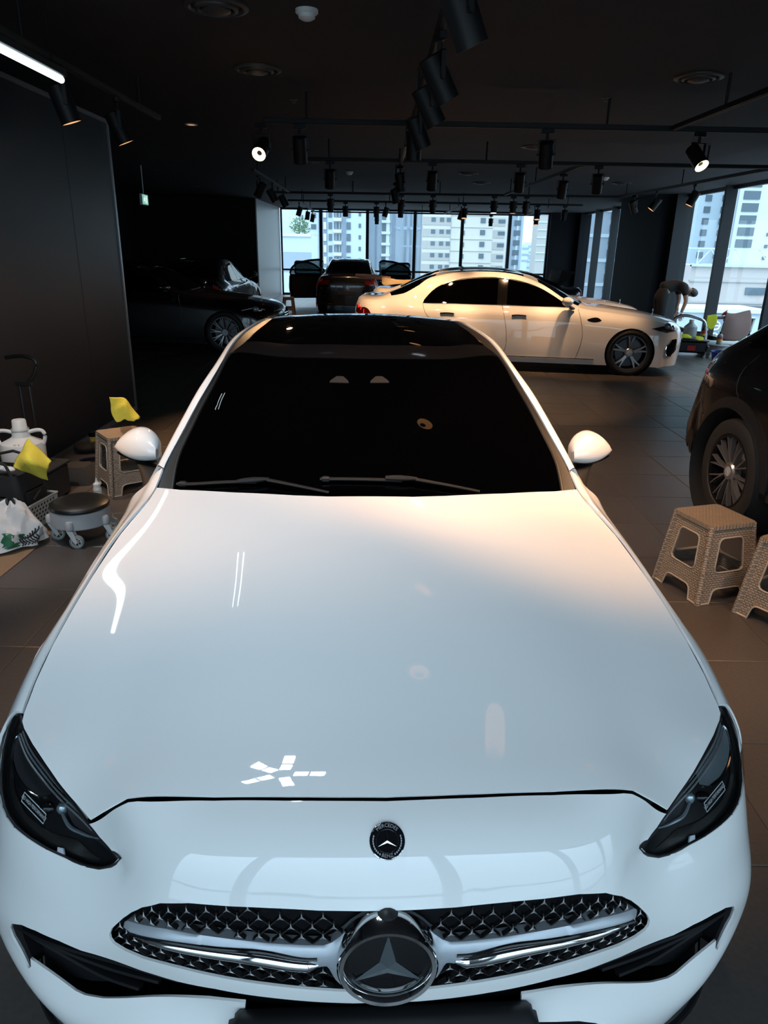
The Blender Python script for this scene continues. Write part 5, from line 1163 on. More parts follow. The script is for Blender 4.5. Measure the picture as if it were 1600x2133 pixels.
def block(name, label, x0, x1, Y, z1, body, depth=6, parts=(), z0=-14):
    """far building whose face looks at the hall; parts are (kind, u0, u1, v0, v1, proud, material) in metres on the face"""
    o = empty(name, (x0, Y, 0), 0, label, 'building')
    MB().box(((x1-x0)/2, depth/2, (z0+z1)/2), (x1-x0, depth, z1-z0)).build('wall', body, o, 0)
    for (k, u0, u1, v0, v1, pr, m) in parts:
        key = (round(u1-u0, 2), round(v1-v0, 2), round(pr, 2), m)
        if key not in wmesh:
            b = MB().box((0, 0, 0), (u1-u0, abs(pr)*2, v1-v0)); q = b.build(k, m, o, 0); wmesh[key] = q.data
        else: q = link(bpy.data.objects.new(k, wmesh[key]), o)
        q.location = ((u0+u1)/2, 0, (v0+v1)/2)
    return o
D1 = 205.; s1 = lambda a, b, Y=D1: (pxX(a, Y), pxX(b, Y))
FL = 2.9
# tower with the slate stair strip and white balconies behind the second pane
x0, x1 = s1(664, 768); w1 = x1-x0; P = []
P += [('strip', 0, w1*.17, -14, 40, .3, cdk), ('strip', w1*.47, w1*.545, -14, 40, .35, cdk)]
for f in range(-3, 6):
    z = f*FL
    P += [('window', w1*.10, w1*.155, z+.5, z+2.3, .5, cw), ('window', w1*.20, w1*.27, z+.6, z+2.3, .2, 'city_window'), ('window', w1*.31, w1*.45, z+.7, z+2.3, .2, 'city_window'), ('window', w1*.56, w1*.64, z+.6, z+2.4, .2, 'city_window'), ('window', w1*.80, w1*.845, z+1.1, z+2.1, .2, 'city_window'), ('balcony', w1*.30, w1*.46, z-.3, z+.45, .9, cw), ('mullion', w1*.345, w1*.352, z+.7, z+2.3, .4, cw), ('mullion', w1*.41, w1*.417, z+.7, z+2.3, .4, cw)]
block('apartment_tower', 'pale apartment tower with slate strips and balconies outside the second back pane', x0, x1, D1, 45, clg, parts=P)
x0, x1 = s1(560, 640, 230.); P = []
for f in range(-2, 5): P += [('window', (x1-x0)*.78, (x1-x0)*.90, f*FL+.8, f*FL+2.0, .2, 'city_window')]
block('apartment_tower', 'white tower with a column of small windows outside the first back pane', x0, x1, 230., 45, cw, parts=P)
x0, x1 = s1(641, 663, 215.)
block('apartment_tower', 'narrow white tower edge with grey strip beside the first mullion', x0, x1, 215., 45, cw, parts=[('strip', 3.2, 4.6, -14, 45, .3, cg)]+[('window', 1.0, 2.4, f*FL+.7, f*FL+2.0, .2, 'city_window') for f in range(-2, 5)])
x0 = pxX(585, 120); x1 = pxX(648, 120)
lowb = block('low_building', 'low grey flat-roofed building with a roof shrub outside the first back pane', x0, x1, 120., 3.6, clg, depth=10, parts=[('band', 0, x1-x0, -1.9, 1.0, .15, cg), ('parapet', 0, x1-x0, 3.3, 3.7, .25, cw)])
def bush(name, label, c, r, n, m='leaf'):
    o = empty(name, (c[0], c[1], c[2]-r*.8), 0, label, 'shrub'); b = MB(); rr = random.Random(int(c[0]*10))
    for i in range(n):
        d = Vector((rr.gauss(0, 1), rr.gauss(0, 1), rr.gauss(0, .8))); d = d.normalized()*r*rr.uniform(.55, 1.0); q = Matrix.Rotation(rr.uniform(0, 6), 3, d.normalized()) @ Matrix.Rotation(rr.uniform(0, 3), 3, 'X'); s = r*rr.uniform(.14, .22)
        b.add([tuple(d+Vector((0, 0, r*.8))+q @ Vector(v)*s) for v in ((-1, 0, 0), (0, -.45, .1), (1, 0, 0), (0, .45, .1))], [(0, 1, 2), (0, 2, 3)])
    f = b.build('foliage', m, o, 0); tag(f, kind='stuff')
    MB().tube([(0, 0, 0), (.03*r, 0, r*.5), (0, 0, r)], r*.06, 6).build('stem', M.setdefault('bark', mat('bark', (.10, .08, .06), .9)), o)
    return o
bush('roof_shrub', 'green shrub on the roof of the low grey building', (pxX(622, 121), 122., 4.9), 1.5, 160)
bush('roof_shrub', 'smaller green shrub beside the first on the low grey roof', (pxX(634, 121), 122., 4.5), 1.0, 90)
cr_o = empty('crane', (pxX(600, 150), 150., 0), 0, 'thin pale crane mast outside the first back pane', 'crane')
for sx in (-.5, .5): MB().cyl((sx, 0, -14), (sx+3.0, 0, 16), .09, n=6).build('mast_rail', clg, cr_o)
lat = MB()
for k in range(22):
    t0_, t1_ = k/22, (k+1)/22; s = 1 if k % 2 else -1; lat.cyl((-.5*s+3*t0_, 0, -14+30*t0_), (.5*s+3*t1_, 0, -14+30*t1_), .05, n=5)
tag(lat.build('lattice', clg, cr_o), kind='stuff')
# grey-blue tower outside the third pane
x0, x1 = s1(768, 838, 212.); w1 = x1-x0; P = [('strip', w1*.20, w1*.25, -14, 45, .2, cdk), ('strip', w1*.52, w1*.62, -14, 45, .3, cw), ('strip', w1*.70, w1*.78, -14, 45, .3, cdk)]
for f in range(-3, 6): P += [('window', w1*.40, w1*.50, f*FL+.6, f*FL+2.3, .2, 'city_window'), ('balcony', w1*.38, w1*.64, f*FL-.3, f*FL+.4, .7, cw)]
block('apartment_tower', 'blue-grey tower with one column of balconies outside the third back pane', x0, x1, 212., 45, cg, parts=P)
x0, x1 = s1(836, 884, 225.)
block('apartment_tower', 'pale striped tower edge left of the beige block', x0, x1, 225., 45, clg, parts=[('strip', 1+1.6*i, 1.5+1.6*i, -14, 45, .25, cg) for i in range(4)])
lp = empty('street_light', (pxX(851, 60), 60., -14), 0, 'grey floodlight mast outside the third back pane', 'street light')
MB().cyl((0, 0, 0), (0, 0, 18.2), .10, .07, n=8).build('mast', cdk, lp); MB().box((0, 0, 17.4), (2.2, .1, .12)).box((0, 0, 16.0), (2.0, .1, .12)).build('crossbar', cdk, lp)
for k in range(4): MB().box((-.8+.53*k, -.1, 17.25), (.3, .2, .2), bev=.03).build('floodlight', cdk, lp)
# beige banded block outside the fourth and fifth panes
x0, x1 = s1(880, 1056, 200.); w1 = x1-x0; P = []
for f in range(-3, 6):
    z = f*FL-.9
    P += [('band', 0, w1*.33, z, z+1.95, .12, cbg), ('band', w1*.83, w1*.97, z, z+1.95, .12, cbg), ('ledge', w1*.33, w1*.83, z-.5, z-.38, .15, cbg)]
    for c in (.10, .20, .28): P.append(('window', w1*c, w1*c+1.1, z+.8, z+1.8, .2, 'city_window'))
    P += [('window', w1*.475, w1*.475+.5, z+.5, z+1.7, .2, 'city_window'), ('window', w1*.68, w1*.68+1.3, z+.7, z+1.9, .2, 'city_window'), ('window', w1*.89, w1*.89+1.8, z+.7, z+1.6, .2, 'city_window')]
P.append(('band', w1*.33, w1*.335, -14, 45, .2, cbg))
block('office_block', 'beige block with grey bands and small windows outside the fourth back pane', x0, x1, 200., 45, cb, parts=P)
x0, x1 = s1(1050, 1076, 240.)
block('apartment_tower', 'tall bluish tower in haze right of the beige block', x0, x1, 240., 45, cg, parts=[('strip', 1.0, 2.0, -14, 45, .2, clg)]+[('window', 3, 5, f*FL+.5, f*FL+2.1, .2, 'city_window') for f in range(-3, 6)])
x0, x1 = s1(1078, 1089, 250.)
block('apartment_tower', 'pale slim tower at the left of the last back pane', x0, x1, 250., 45, clg, parts=[('strip', .5, 1.0, -14, 45, .2, cg)])
x0, x1 = s1(1088, 1120, 330.)
for k, (a, b, h, l) in enumerate([(0, .45, 4.5, 'hazy low tower in the distance through the last back pane, left one'), (.40, .75, 1.5, 'hazy low block in the distance through the last back pane, middle one'), (.7, 1.1, 5.5, 'hazy distant tower through the last back pane, right one')]):
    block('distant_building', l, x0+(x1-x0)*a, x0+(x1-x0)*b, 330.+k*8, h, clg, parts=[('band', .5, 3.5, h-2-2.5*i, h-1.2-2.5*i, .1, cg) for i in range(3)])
x0, x1 = s1(1119, 1165, 170.); P = [('band', 0, x1-x0, z, z+.25, .12, clg) for z in (-8.2, -6.6, -5., -3.4, -.2, 1.4, 3, 4.6, 6.2, 7.8, 9.4)]
block('office_block', 'plain grey concrete building at the right of the last back pane', x0, x1, 170., 40, cbg, parts=P)
# ---- through the right windows
def blockR(name, label, px0, px1, Y, z1, body, parts, depth=6, z0=-14):
    return block(name, label, pxX(px0, Y, 520), pxX(px1, Y, 520), Y, z1, body, depth, parts, z0)
def grid_win(w_, cols, f0, f1, ww, wh, fl=2.9, off=.9):
    return [('window', w_*c, w_*c+ww, f*fl+off, f*fl+off+wh, .25, 'city_window') for c in cols for f in range(f0, f1)]
wA = pxX(1348, 190, 520)-pxX(1225, 190, 520)
blockR('apartment_tower', 'grey tower with one column of small windows between the far right mullions', 1225, 1300, 190., 60, cg, grid_win(wA, (.32,), -4, 8, 1.5, 1.7)+[('band', 0, wA*.61, f*FL*2-.4, f*FL*2+.4, .2, clg) for f in range(-2, 4)])
blockR('apartment_tower', 'white glassy tower seen past the third far right pane', 1300, 1348, 180., 60, cw, [('band', 0, pxX(1348, 180, 520)-pxX(1300, 180, 520), f*FL-.5, f*FL+.3, .2, clg) for f in range(-3, 8)])
wB = pxX(1518, 210, 520)-pxX(1440, 210, 520)
blockR('apartment_tower', 'pale lilac tower with a column of windows behind the right window strip', 1440, 1522, 210., 70, clg, grid_win(wB, (.16, .60), -1, 9, 1.7, 1.6)+[('strip', wB*.86, wB*.90, -2, 70, .3, cw)])
wC = pxX(1660, 200, 520)-pxX(1515, 200, 520)
blockR('apartment_tower', 'big white apartment tower in the right windows with grey balconies and small windows', 1515, 1700, 200., 70, cw, grid_win(wC, (.10,), 1, 12, 4.2, 2.0)+grid_win(wC, (.52,), 0, 12, .8, .8)+grid_win(wC, (.66,), 0, 12, 1.9, 1.6)+[('strip', wC*.02, wC*.03, 0, 70, .3, cg)])
wD = pxX(1700, 110, 520)-pxX(1440, 110, 520)
tb = blockR('market_hall', 'low tan building with roof truss outside the right windows', 1446, 1700, 110., .4, cpk, [('band', 0, wD*.78, -1.9, -1.7, .2, cbg), ('band', 0, wD*.78, -4.9, -4.7, .2, cbg), ('cornice', 0, wD, .2, .6, .5, clg)]+[('window', wD*.47, wD*.47+3, -3.6, -2.6, .2, 'city_window'), ('window', wD*.47, wD*.47+3, -6.6, -5.2, .2, 'city_window')], depth=12)
for k in range(9):
    xx = 1.5+k*3.6
    MB().cyl((xx, 2, .4), (xx, 2, 2.6), .10, n=6).build('truss_post', clg, tb)
    MB().cyl((xx, 2, .4), (xx+1.8, 2, 2.6), .07, n=6).cyl((xx+3.6, 2, .4), (xx+1.8, 2, 2.6), .07, n=6).build('truss_brace', clg, tb)
MB().box((17, 2, 2.7), (36, .25, .2)).build('truss_beam', clg, tb)
wE = 30
lw = blockR('shop_building', 'low pale shop building with a dark signboard outside the right windows', 1420, 1640, 78., -3.6, clg, [('parapet', 0, wE, -3.9, -3.5, .4, cw), ('window', 8.0, 9.2, -8.6, -6.8, .2, 'city_window'), ('window', 15.6, 17.2, -8.6, -6.6, .2, 'city_window'), ('window', 21, 23, -6.6, -5.8, .2, 'city_window')], depth=8)
sg = MB().box((4.6, -.3, -6.6), (2.2, .3, 5.0)).build('signboard', cdk, lw, 0); MB().box((6.3, -.25, -6.6), (1.0, .3, 5.0)).build('sign_edge', M.setdefault('brick', mat('brick', (.30, .16, .12), .8)), lw, 0)
for z in (-5.2, -6.4, -8.4): MB().tube([(4.6+.5*math.cos(t), -.47, z+.42*math.sin(t)) for t in np.linspace(0, 2*PI, 10, endpoint=False)], .10, 5, closed=True).box((4.6, -.47, z), (1.0, .06, .12)).build('sign_character', 'print_white', lw, 0)
bush('street_tree', 'green street tree low in the right window', (pxX(1525, 60, 690), 60., -5.6), 1.9, 240)
# ================================================================== things on the floor
def at(px, py, z=0.0):
    """point at height z seen at a place of the photo"""
    d = fw+rt*((px-800)/1480)-up*((py-1066)/1480); t = (z-EYE_H)/d.z; return Vector((d.x*t, d.y*t, z))
def weave(name, col, top=False):
    m = mat(name, col, .5); t = m.node_tree; b = t.nodes['Principled BSDF']
    tx = t.nodes.new('ShaderNodeTexCoord'); sp_ = t.nodes.new('ShaderNodeSeparateXYZ'); cb_ = t.nodes.new('ShaderNodeCombineXYZ'); t.links.new(tx.outputs['Object'], sp_.inputs[0])
    if top: t.links.new(sp_.outputs['X'], cb_.inputs[0]); t.links.new(sp_.outputs['Y'], cb_.inputs[1])
    else:
        ad = t.nodes.new('ShaderNodeMath'); t.links.new(sp_.outputs['X'], ad.inputs[0]); t.links.new(sp_.outputs['Y'], ad.inputs[1]); t.links.new(ad.outputs[0], cb_.inputs[0]); t.links.new(sp_.outputs['Z'], cb_.inputs[1])
    br = t.nodes.new('ShaderNodeTexBrick'); br.inputs['Scale'].default_value = 1; br.inputs['Brick Width'].default_value = .022; br.inputs['Row Height'].default_value = .013; br.inputs['Mortar Size'].default_value = .0026; br.inputs['Mortar Smooth'].default_value = 1; br.inputs['Bias'].default_value = 0
    br.inputs['Color1'].default_value = (*col, 1); br.inputs['Color2'].default_value = (*[c*.86 for c in col], 1); br.inputs['Mortar'].default_value = (*[c*.62 for c in col], 1)
    t.links.new(cb_.outputs[0], br.inputs['Vector']); t.links.new(br.outputs['Color'], b.inputs['Base Color'])
    bp = t.nodes.new('ShaderNodeBump'); bp.inputs['Strength'].default_value = .9; bp.inputs['Distance'].default_value = .006; bp.invert = True
    t.links.new(br.outputs['Fac'], bp.inputs['Height']); t.links.new(bp.outputs[0], b.inputs['Normal'])
    return m
M['weave_side'] = weave('weave_side', (.34, .275, .215)); M['weave_top'] = weave('weave_top', (.32, .25, .19), True)
M['weave_rim'] = mat('weave_rim', (.42, .35, .28), .45)
M['cloth_yellow'] = mat('cloth_yellow', (.62, .54, .06), .9, noise=(40, .10), bump=.25)
M['jug_white'] = mat('jug_white', (.62, .63, .62), .4)
M['frosted'] = mat('frosted', (.34, .36, .38), .35)
M['seat_black'] = mat('seat_black', (.010, .010, .010), .38)
M['bag_black'] = mat('bag_black', (.012, .013, .015), .85, noise=(30, .3), bump=.3)
M['navy'] = mat('navy', (.008, .012, .035), .8)
M['bag_white'] = mat('bag_white', (.52, .53, .54), .35, noise=(14, .06))
M['green_print'] = mat('green_print', (.01, .10, .045), .5)
M['black_print'] = mat('black_print', (.01, .01, .01), .6)
M['cardboard'] = mat('cardboard', (.20, .13, .075), .85, noise=(18, .10))
M['mustard'] = mat('mustard', (.48, .36, .02), .35)
M['clear'] = thin_glass('clear', (.80, .82, .83)); M['dark_drink'] = mat('dark_drink', (.02, .012, .008), .2)
M['label_yellow'] = mat('label_yellow', (.60, .48, .05), .5)
M['basket'] = mat('basket', (.46, .44, .40), .5)
M['brush_steel'] = mat('brush_steel', (.45, .46, .48), .25, metal=1)
M['blue_tub'] = mat('blue_tub', (.01, .03, .38), .4); M['grey_plastic'] = mat('grey_plastic', (.22, .24, .24), .45)
M['apron'] = mat('apron', (.26, .17, .15), .75, noise=(6, .12)); M['red'] = mat('red', (.42, .02, .02), .5)
M['yellow_plastic'] = mat('yellow_plastic', (.55, .36, .03), .45)
M['cloth_lime'] = mat('cloth_lime', (.62, .66, .03), .9, noise=(30, .1), bump=.2); M['cream'] = mat('cream', (.60, .47, .29), .9, noise=(12, .12), bump=.3)
# ---- woven plastic stools
def stool():
    o = empty('stool', (0, 0, 0)); h, a, b = .44, .185, .140
    cor = lambda s, t, z: (s*(a+(b-a)*z/h), t*(a+(b-a)*z/h), z)
    for k in range(4):
        R = Matrix.Rotation(k*PI/2, 4, 'Z'); f = lambda s, z: np.array(R @ Vector(cor(s, -1, z)))
        S = Sheet([[f(-1, 0), f(0, 0), f(1, 0)], [f(-1, h*.5), f(0, h*.5), f(1, h*.5)], [f(-1, h), f(0, h), f(1, h)]], mirror=False)
        W, H_ = S.U[-1], S.V[-1]; fl_ = 1 if S.normal([(W/2, H_/2)])[0] @ f(0, h/2)[:3]*1 > 0 else -1
        L = lambda x, z: (W*x, H_*z)
        op = fillet([L(.21, .40), L(.79, .40), L(.76, .84), L(.24, .84)], .035)
        out_ = [L(0.0, 0), L(.20, 0)]+fillet([L(.20, .0), L(.24, .19), L(.76, .19), L(.80, .0)], .03)[6:-6]+[L(.80, 0), L(1.0, 0), L(1.0, 1), L(0, 1)]
        patch(S, out_, 'side_panel', 'weave_side', o, holes=[op], step=.06, bstep=.03, flip=fl_, skirt=.006, hole_skirt=.012)
        rm = MB().tube(S(np.array(densify(op, .02)))+S.normal(np.array(densify(op, .02)), fl_)*.001, .0045, 6, closed=True)
        arc = out_[1:-3]; rm.tube(S(np.array(arc))+S.normal(np.array(arc), fl_)*.001, .0045, 6).tube([f(-1, .004), f(-.62, .004)], .006, 6).tube([f(.62, .004), f(1, .004)], .006, 6)
        rm.build('rim', 'weave_rim', o)
        MB().tube([f(-1, z)*np.array([.985, .985, 1]) for z in np.linspace(0, h, 5)], .016, 10).build('leg_corner', 'weave_side', o)
    MB().prism(fillet([(-b-.012, -b-.012), (b+.012, -b-.012), (b+.012, b+.012), (-b-.012, b+.012)], .03), h-.018, h+.006).build('seat', 'weave_top', o)
    return o
st0 = stool(); st0.location = (1.84, 3.71, 0); st0.rotation_euler.z = math.radians(18)
tag(st0, 'beige woven plastic stool in front of the black car wheel at right', 'stool', 'woven plastic stools')
for x, y, rz, l in [(2.145, 3.345, 30, 'beige woven plastic stool cut off by the right edge of the photo'), (-2.02, 5.30, 38, 'beige woven plastic stool behind the left door mirror, spray bottle on top'), (-2.86, 21.2, 10, 'far woven stool beside the open door of the black saloon by the back windows')]:
    o = copy_tree(st0); o.location = (x, y, 0); o.rotation_euler.z = math.radians(rz); o['label'] = l
# ---- roller stool
rs_ = empty('roller_stool', (-1.95, 4.27, 0), math.radians(-110), 'low round roller stool with black seat and clear plastic base on casters', 'stool')
MB().lathe([(0, .262), (.10, .263), (.155, .257), (.178, .243), (.182, .231), (.176, .219), (.150, .214), (0, .214)], 40).build('seat', 'seat_black', rs_)
MB().lathe([(.160, .215), (.178, .214), (.186, .120), (.178, .112), (.168, .116), (.168, .21)], 40).build('base_drum', 'frosted', rs_)
for k in range(5):
    a = 2*PI*k/5+.35; c, s = math.cos(a), math.sin(a); p = Vector((c*.185, s*.185, 0))
    cs = MB().lathe([(0, .178), (.018, .176), (.025, .166), (.026, .126), (.020, .120), (0, .120)], 16, Matrix.Translation(p)).build('caster', 'frosted', rs_)
    q = Matrix.Translation(p) @ Matrix.Rotation(math.radians(112)+.25*math.sin(k*2.1), 4, 'Z')
    b = MB(); 
    for sy in (-.017, .017): b.prism([(-.016, .120), (.022, .120), (.044, .048), (.034, .034), (.022, .042)], sy-.002, sy+.002, q @ Matrix.Rotation(PI/2, 4, 'X') @ Matrix.Identity(4))
    b.build('fork', 'jug_white', cs)
    wm = q @ Matrix.Translation((.034, 0, .0435)) @ Matrix.Rotation(PI/2, 4, 'X')
    MB().lathe([(.034, -.012), (.0435, -.010), (.0435, .010), (.034, .012)], 24, wm).build('wheel_tyre', 'grey_plastic', cs)
    wh = MB().lathe([(.035, -.008), (.028, -.010), (.028, .010), (.035, .008)], 20, wm).lathe([(.008, -.013), (.008, .013)], 10, wm)
    for j in range(6): wh.box((0, 0, 0), (.001, .001, .001)) if False else wh.cyl(tuple(wm @ Vector((.007*math.cos(j*PI/3), .007*math.sin(j*PI/3), 0))), tuple(wm @ Vector((.030*math.cos(j*PI/3), .030*math.sin(j*PI/3), 0))), .003, n=5)
    wh.build('wheel', 'jug_white', cs)
# ---- squeeze bottle
p = at(207, 1050); sq = empty('squeeze_bottle', p, 0, 'small squeeze bottle with white cap and yellow liquid behind the roller stool', 'bottle')
MB().lathe([(0, 0), (.026, 0), (.029, .006), (.029, .085), (.0, .085)], 20).build('liquid', 'mustard', sq)
MB().lathe([(.0295, .085), (.0295, .125), (.024, .138), (.024, .140)], 20).build('bottle', 'jug_white', sq)
MB().lathe([(.026, .138), (.026, .160), (.012, .172), (.007, .185), (.004, .205), (0, .206)], 20).build('cap', 'jug_white', sq)
MB().tube([(.018, 0, .165), (.032, 0, .178), (.034, 0, .166), (.028, 0, .155)], .003, 6).build('cap_strap', 'jug_white', sq)
text_mesh('WHITE', .016, 'lettering', 'black_print', sq, lambda x, y: Vector((.0300*math.sin(x/.03), -.0300*math.cos(x/.03), .108+y)))
# ---- spray bottle with a yellow cloth on the left stool
p = Vector((-1.985, 5.30, .446)); sb = empty('spray_bottle', p, 0, 'clear spray bottle standing on the left woven stool under a yellow cloth', 'bottle')
MB().lathe([(0, 0), (.040, 0), (.042, .006), (.042, .05), (.030, .065), (.022, .075), (.022, .135), (.030, .138), (.030, .142), (.014, .144), (.014, .19), (0, .19)], 20).build('bottle', 'clear', sb)
MB().box((0, 0, .205), (.05, .025, .04), bev=.006).box((-.03, 0, .20), (.03, .012, .014)).build('trigger_head', 'seat_black', sb)
def drape(name, label, P, m, grp='yellow microfibre cloths', thick=.004):
    """cloth from a grid of points, thickened"""
    P = np.array(P, float); k0, n0 = P.shape[:2]
    P = np.stack([card(np.arange(k0), np.linspace(0, k0-1, 26)) @ P[:, j] for j in range(n0)], 1); P = np.stack([card(np.arange(n0), np.linspace(0, n0-1, 26)) @ P[i] for i in range(26)], 0)
    rr = np.random.RandomState(len(label)); g = np.add.outer(np.sin(np.linspace(0, 9, 26)+rr.rand()*6), np.cos(np.linspace(0, 11, 26)+rr.rand()*6)); P[..., 2] += .003*g; P[..., 0] += .003*g.T
    c = P.reshape(-1, 3).mean(0); b = MB().grid(P-c); o = b.build(name, m, None, 60, loc=tuple(c))
    md_ = o.modifiers.new('thickness', 'SOLIDIFY'); md_.thickness = thick; return tag(o, label, 'cloth', grp)
b_ = np.array(p)
drape('cleaning_cloth', 'yellow cloth draped over the spray bottle on the left stool', [[b_+(-.09, -.02, .27), b_+(-.085, -.03, .17), b_+(-.055, -.05, .09)], [b_+(-.03, -.01, .262), b_+(-.03, -.035, .18), b_+(-.02, -.05, .085)], [b_+(.02, 0, .255), b_+(.02, -.04, .20), b_+(.012, -.05, .11)], [b_+(.065, 0, .19), b_+(.055, -.045, .14), b_+(.04, -.05, .10)], [b_+(.115, .0, .115), b_+(.10, -.04, .10), b_+(.07, -.045, .095)]], 'cloth_yellow')
# ---- drink cup by the skirting
p = at(197, 928); cu = empty('drink_cup', p, 0, 'clear takeaway cup with dome lid and yellow label beside the left partition', 'cup')
MB().lathe([(0, .002), (.031, .002), (.044, .115)], 24).build('drink', 'dark_drink', cu)
MB().lathe([(.033, 0), (.047, .135), (.050, .137), (.050, .143), (.040, .17), (.022, .19), (.012, .192)], 24).build('cup', 'clear', cu)
MB().lathe([(.0365, .03), (.0445, .095)], 24).build('label', 'label_yellow', cu)
text_mesh('BE', .030, 'lettering', 'print_white', cu, lambda x, y: Vector((.0435*math.sin(x/.043), -.0435*math.cos(x/.043), .065+y)))
# ---- basket, tool bag, jug, cloth and bags in the left corner
bk = empty('basket', (-2.53, 4.52, 0), math.radians(-8), 'pale plastic basket with punched holes under the black tool bag', 'basket')
bw, bd, bh = .46, .36, .17
def basket_side(L, m4):
    S = Sheet([[m4 @ Vector((-L/2, 0, 0)), m4 @ Vector((0, 0, 0)), m4 @ Vector((L/2, 0, 0))], [m4 @ Vector((-L/2, 0, bh/2)), m4 @ Vector((0, 0, bh/2)), m4 @ Vector((L/2, 0, bh/2))], [m4 @ Vector((-L/2, 0, bh)), m4 @ Vector((0, 0, bh)), m4 @ Vector((L/2, 0, bh))]], mirror=False)
    hs = []
    for r in range(5):
        for c in range(int(L/.034)-1): hs.append([(.03+c*.034+(.012 if r % 2 else 0)+dx, .025+r*.026+dz) for dx, dz in ((0, 0), (.016, .004), (.016, .018), (0, .014))])
    patch(S, [(0, 0), (L, 0), (L, bh), (0, bh)], 'side', 'basket', bk, holes=hs, step=.08, bstep=.06, skirt=.0)
T_ = Matrix.Translation
basket_side(bw, T_((0, -bd/2, .005))); basket_side(bd, T_((bw/2, 0, .005)) @ Matrix.Rotation(PI/2, 4, 'Z')); basket_side(bd, T_((-bw/2, 0, .005)) @ Matrix.Rotation(PI/2, 4, 'Z'))
MB().box((0, 0, .004), (bw, bd, .008)).build('bottom', 'basket', bk); MB().tube([(-bw/2, -bd/2, bh), (bw/2, -bd/2, bh), (bw/2, bd/2, bh), (-bw/2, bd/2, bh)], .009, 6, closed=True).build('rim', 'basket', bk)
tb_ = empty('tool_bag', (-2.55, 4.53, .012), math.radians(-8), 'black fabric tool bag with pockets standing in the pale basket', 'bag')
def softbox(w_, d_, h_, r=.05, n=10, seed=1, tap=.9):
    rr = np.random.RandomState(seed); rows = []
    pl_ = np.array(fillet([(-w_/2, -d_/2), (w_/2, -d_/2), (w_/2, d_/2), (-w_/2, d_/2)], r, 6)); ph = rr.rand(4)*6
    for i in range(n+1):
        t = i/n; s = 1+(tap-1)*t+.03*math.sin(PI*t); wob = .012*np.sin(np.arange(len(pl_))*.9+ph[0]+t*5)
        rows.append(np.c_[pl_*s*(1+wob[:, None]), np.full(len(pl_), h_*t)])
    return MB().grid(np.array(rows), cu=True), rows
b, rows = softbox(.42, .32, .36, seed=3); b.add([tuple(q) for q in rows[-1]*np.array([.97, .97, 1])-np.array([0, 0, .03])], [tuple(range(len(rows[-1])))]).build('bag_body', 'bag_black', tb_)
for x in (-.12, .06): MB().box((x, -.165, .14), (.13, .03, .16), bev=.012).build('pocket', 'bag_black', tb_)
MB().box((.205, 0, .15), (.03, .2, .18), bev=.012).build('pocket', 'bag_black', tb_)
MB().tube([(-.15, -.13, .35), (-.12, -.13, .43), (.0, -.12, .47), (.12, -.13, .43), (.15, -.13, .35)], .010, 8).tube([(-.15, .13, .35), (-.12, .13, .42), (.0, .13, .45), (.12, .13, .42), (.15, .13, .35)], .010, 8).build('handle', 'bag_black', tb_)
rg_ = MB()
for i in range(5): rg_.ball((-.14+.055*i, -.05+.02*(i % 2), .375), (.045, .03, .022), 10, 6)
rg_.build('stuffed_rag', 'bag_white', tb_)
text_mesh('weber', .035, 'lettering', 'grey_plastic', tb_, lambda x, y: Vector((.2215, x, .20+y+.5*x)))
cb_ = empty('storage_box', (-2.625, 5.02, 0), math.radians(-4), 'low black storage box behind the tool bag carrying the white jug', 'box')
MB().box((0, 0, .12), (.42, .34, .24), bev=.02).build('tub', 'bag_black', cb_); MB().box((0, 0, .245), (.44, .36, .03), bev=.01).build('lid', 'bag_black', cb_)
jg = empty('water_jug', (-2.63, 4.98, .261), math.radians(10), 'big white two-handled plastic jug at the left edge behind a yellow cloth', 'jug')
MB().lathe([(0, 0), (.135, 0), (.15, .015), (.152, .14), (.140, .175), (.080, .205), (.062, .218), (.055, .262), (.060, .266), (.060, .278)], 36).build('body', 'jug_white', jg)
MB().lathe([(.052, .270), (.050, .275), (.047, .335), (.042, .342), (0, .344)], 28).build('cap', 'jug_white', jg)
for s in (-1, 1): MB().tube(spl([(s*.056, 0, .250), (s*.105, 0, .262), (s*.150, 0, .255), (s*.162, 0, .215), (s*.145, 0, .160)], 14), .014, 8).build('handle', 'jug_white', jg)
text_mesh('G S', .03, 'lettering', 'black_print', jg, lambda x, y: Vector((.125*math.sin(x/.125), -.125*math.cos(x/.125)-.006, .182+y*.7)))
yc = [at(57, 916, .53), at(107, 968, .40), at(104, 990, .33), at(95, 1004, .28)]
A, B, Cc, D = at(58, 914, .56), at(108, 962, .46), at(100, 1000, .36), at(26, 972, .44)
E1_, E2_ = at(84, 936, .53), at(60, 955, .52)
drape('cleaning_cloth', 'yellow cloth hung over the tool bag and jug at the left edge', [[A, A*.55+B*.45, B], [A*.5+D*.5, E2_, B*.45+Cc*.55+Vector((0, -.02, .02))], [D, at(62, 985, .42), Cc]], 'cloth_yellow')
# trolley handle behind
ht = empty('trolley', (-2.735, 5.36, 0), math.radians(-3), 'black folding trolley handle standing against the left partition', 'trolley')
hp_ = [(-.12, 0, .98), (.07, 0, .985), (.105, 0, .965), (.10, 0, .90), (.03, 0, .80)]
MB().tube(spl(hp_, 24), .015, 8).build('handle_loop', 'seat_black', ht)
for x in (-.045, .03): MB().cyl((x, 0, .08), (x, 0, .80), .010, n=8).build('post', 'seat_black', ht)
MB().box((-.008, 0, .79), (.13, .03, .035), bev=.006).build('bracket', 'seat_black', ht); MB().box((0, -.09, .05), (.24, .14, .02), bev=.006).build('toe_plate', 'seat_black', ht)
for x in (-.11, .13): MB().lathe([(.03, -.02), (.06, -.016), (.06, .016), (.03, .02), (0, .02)], 20, T_((x, .02, .06)) @ Matrix.Rotation(PI/2, 4, 'Y')).build('trolley_wheel', 'rubber', ht)
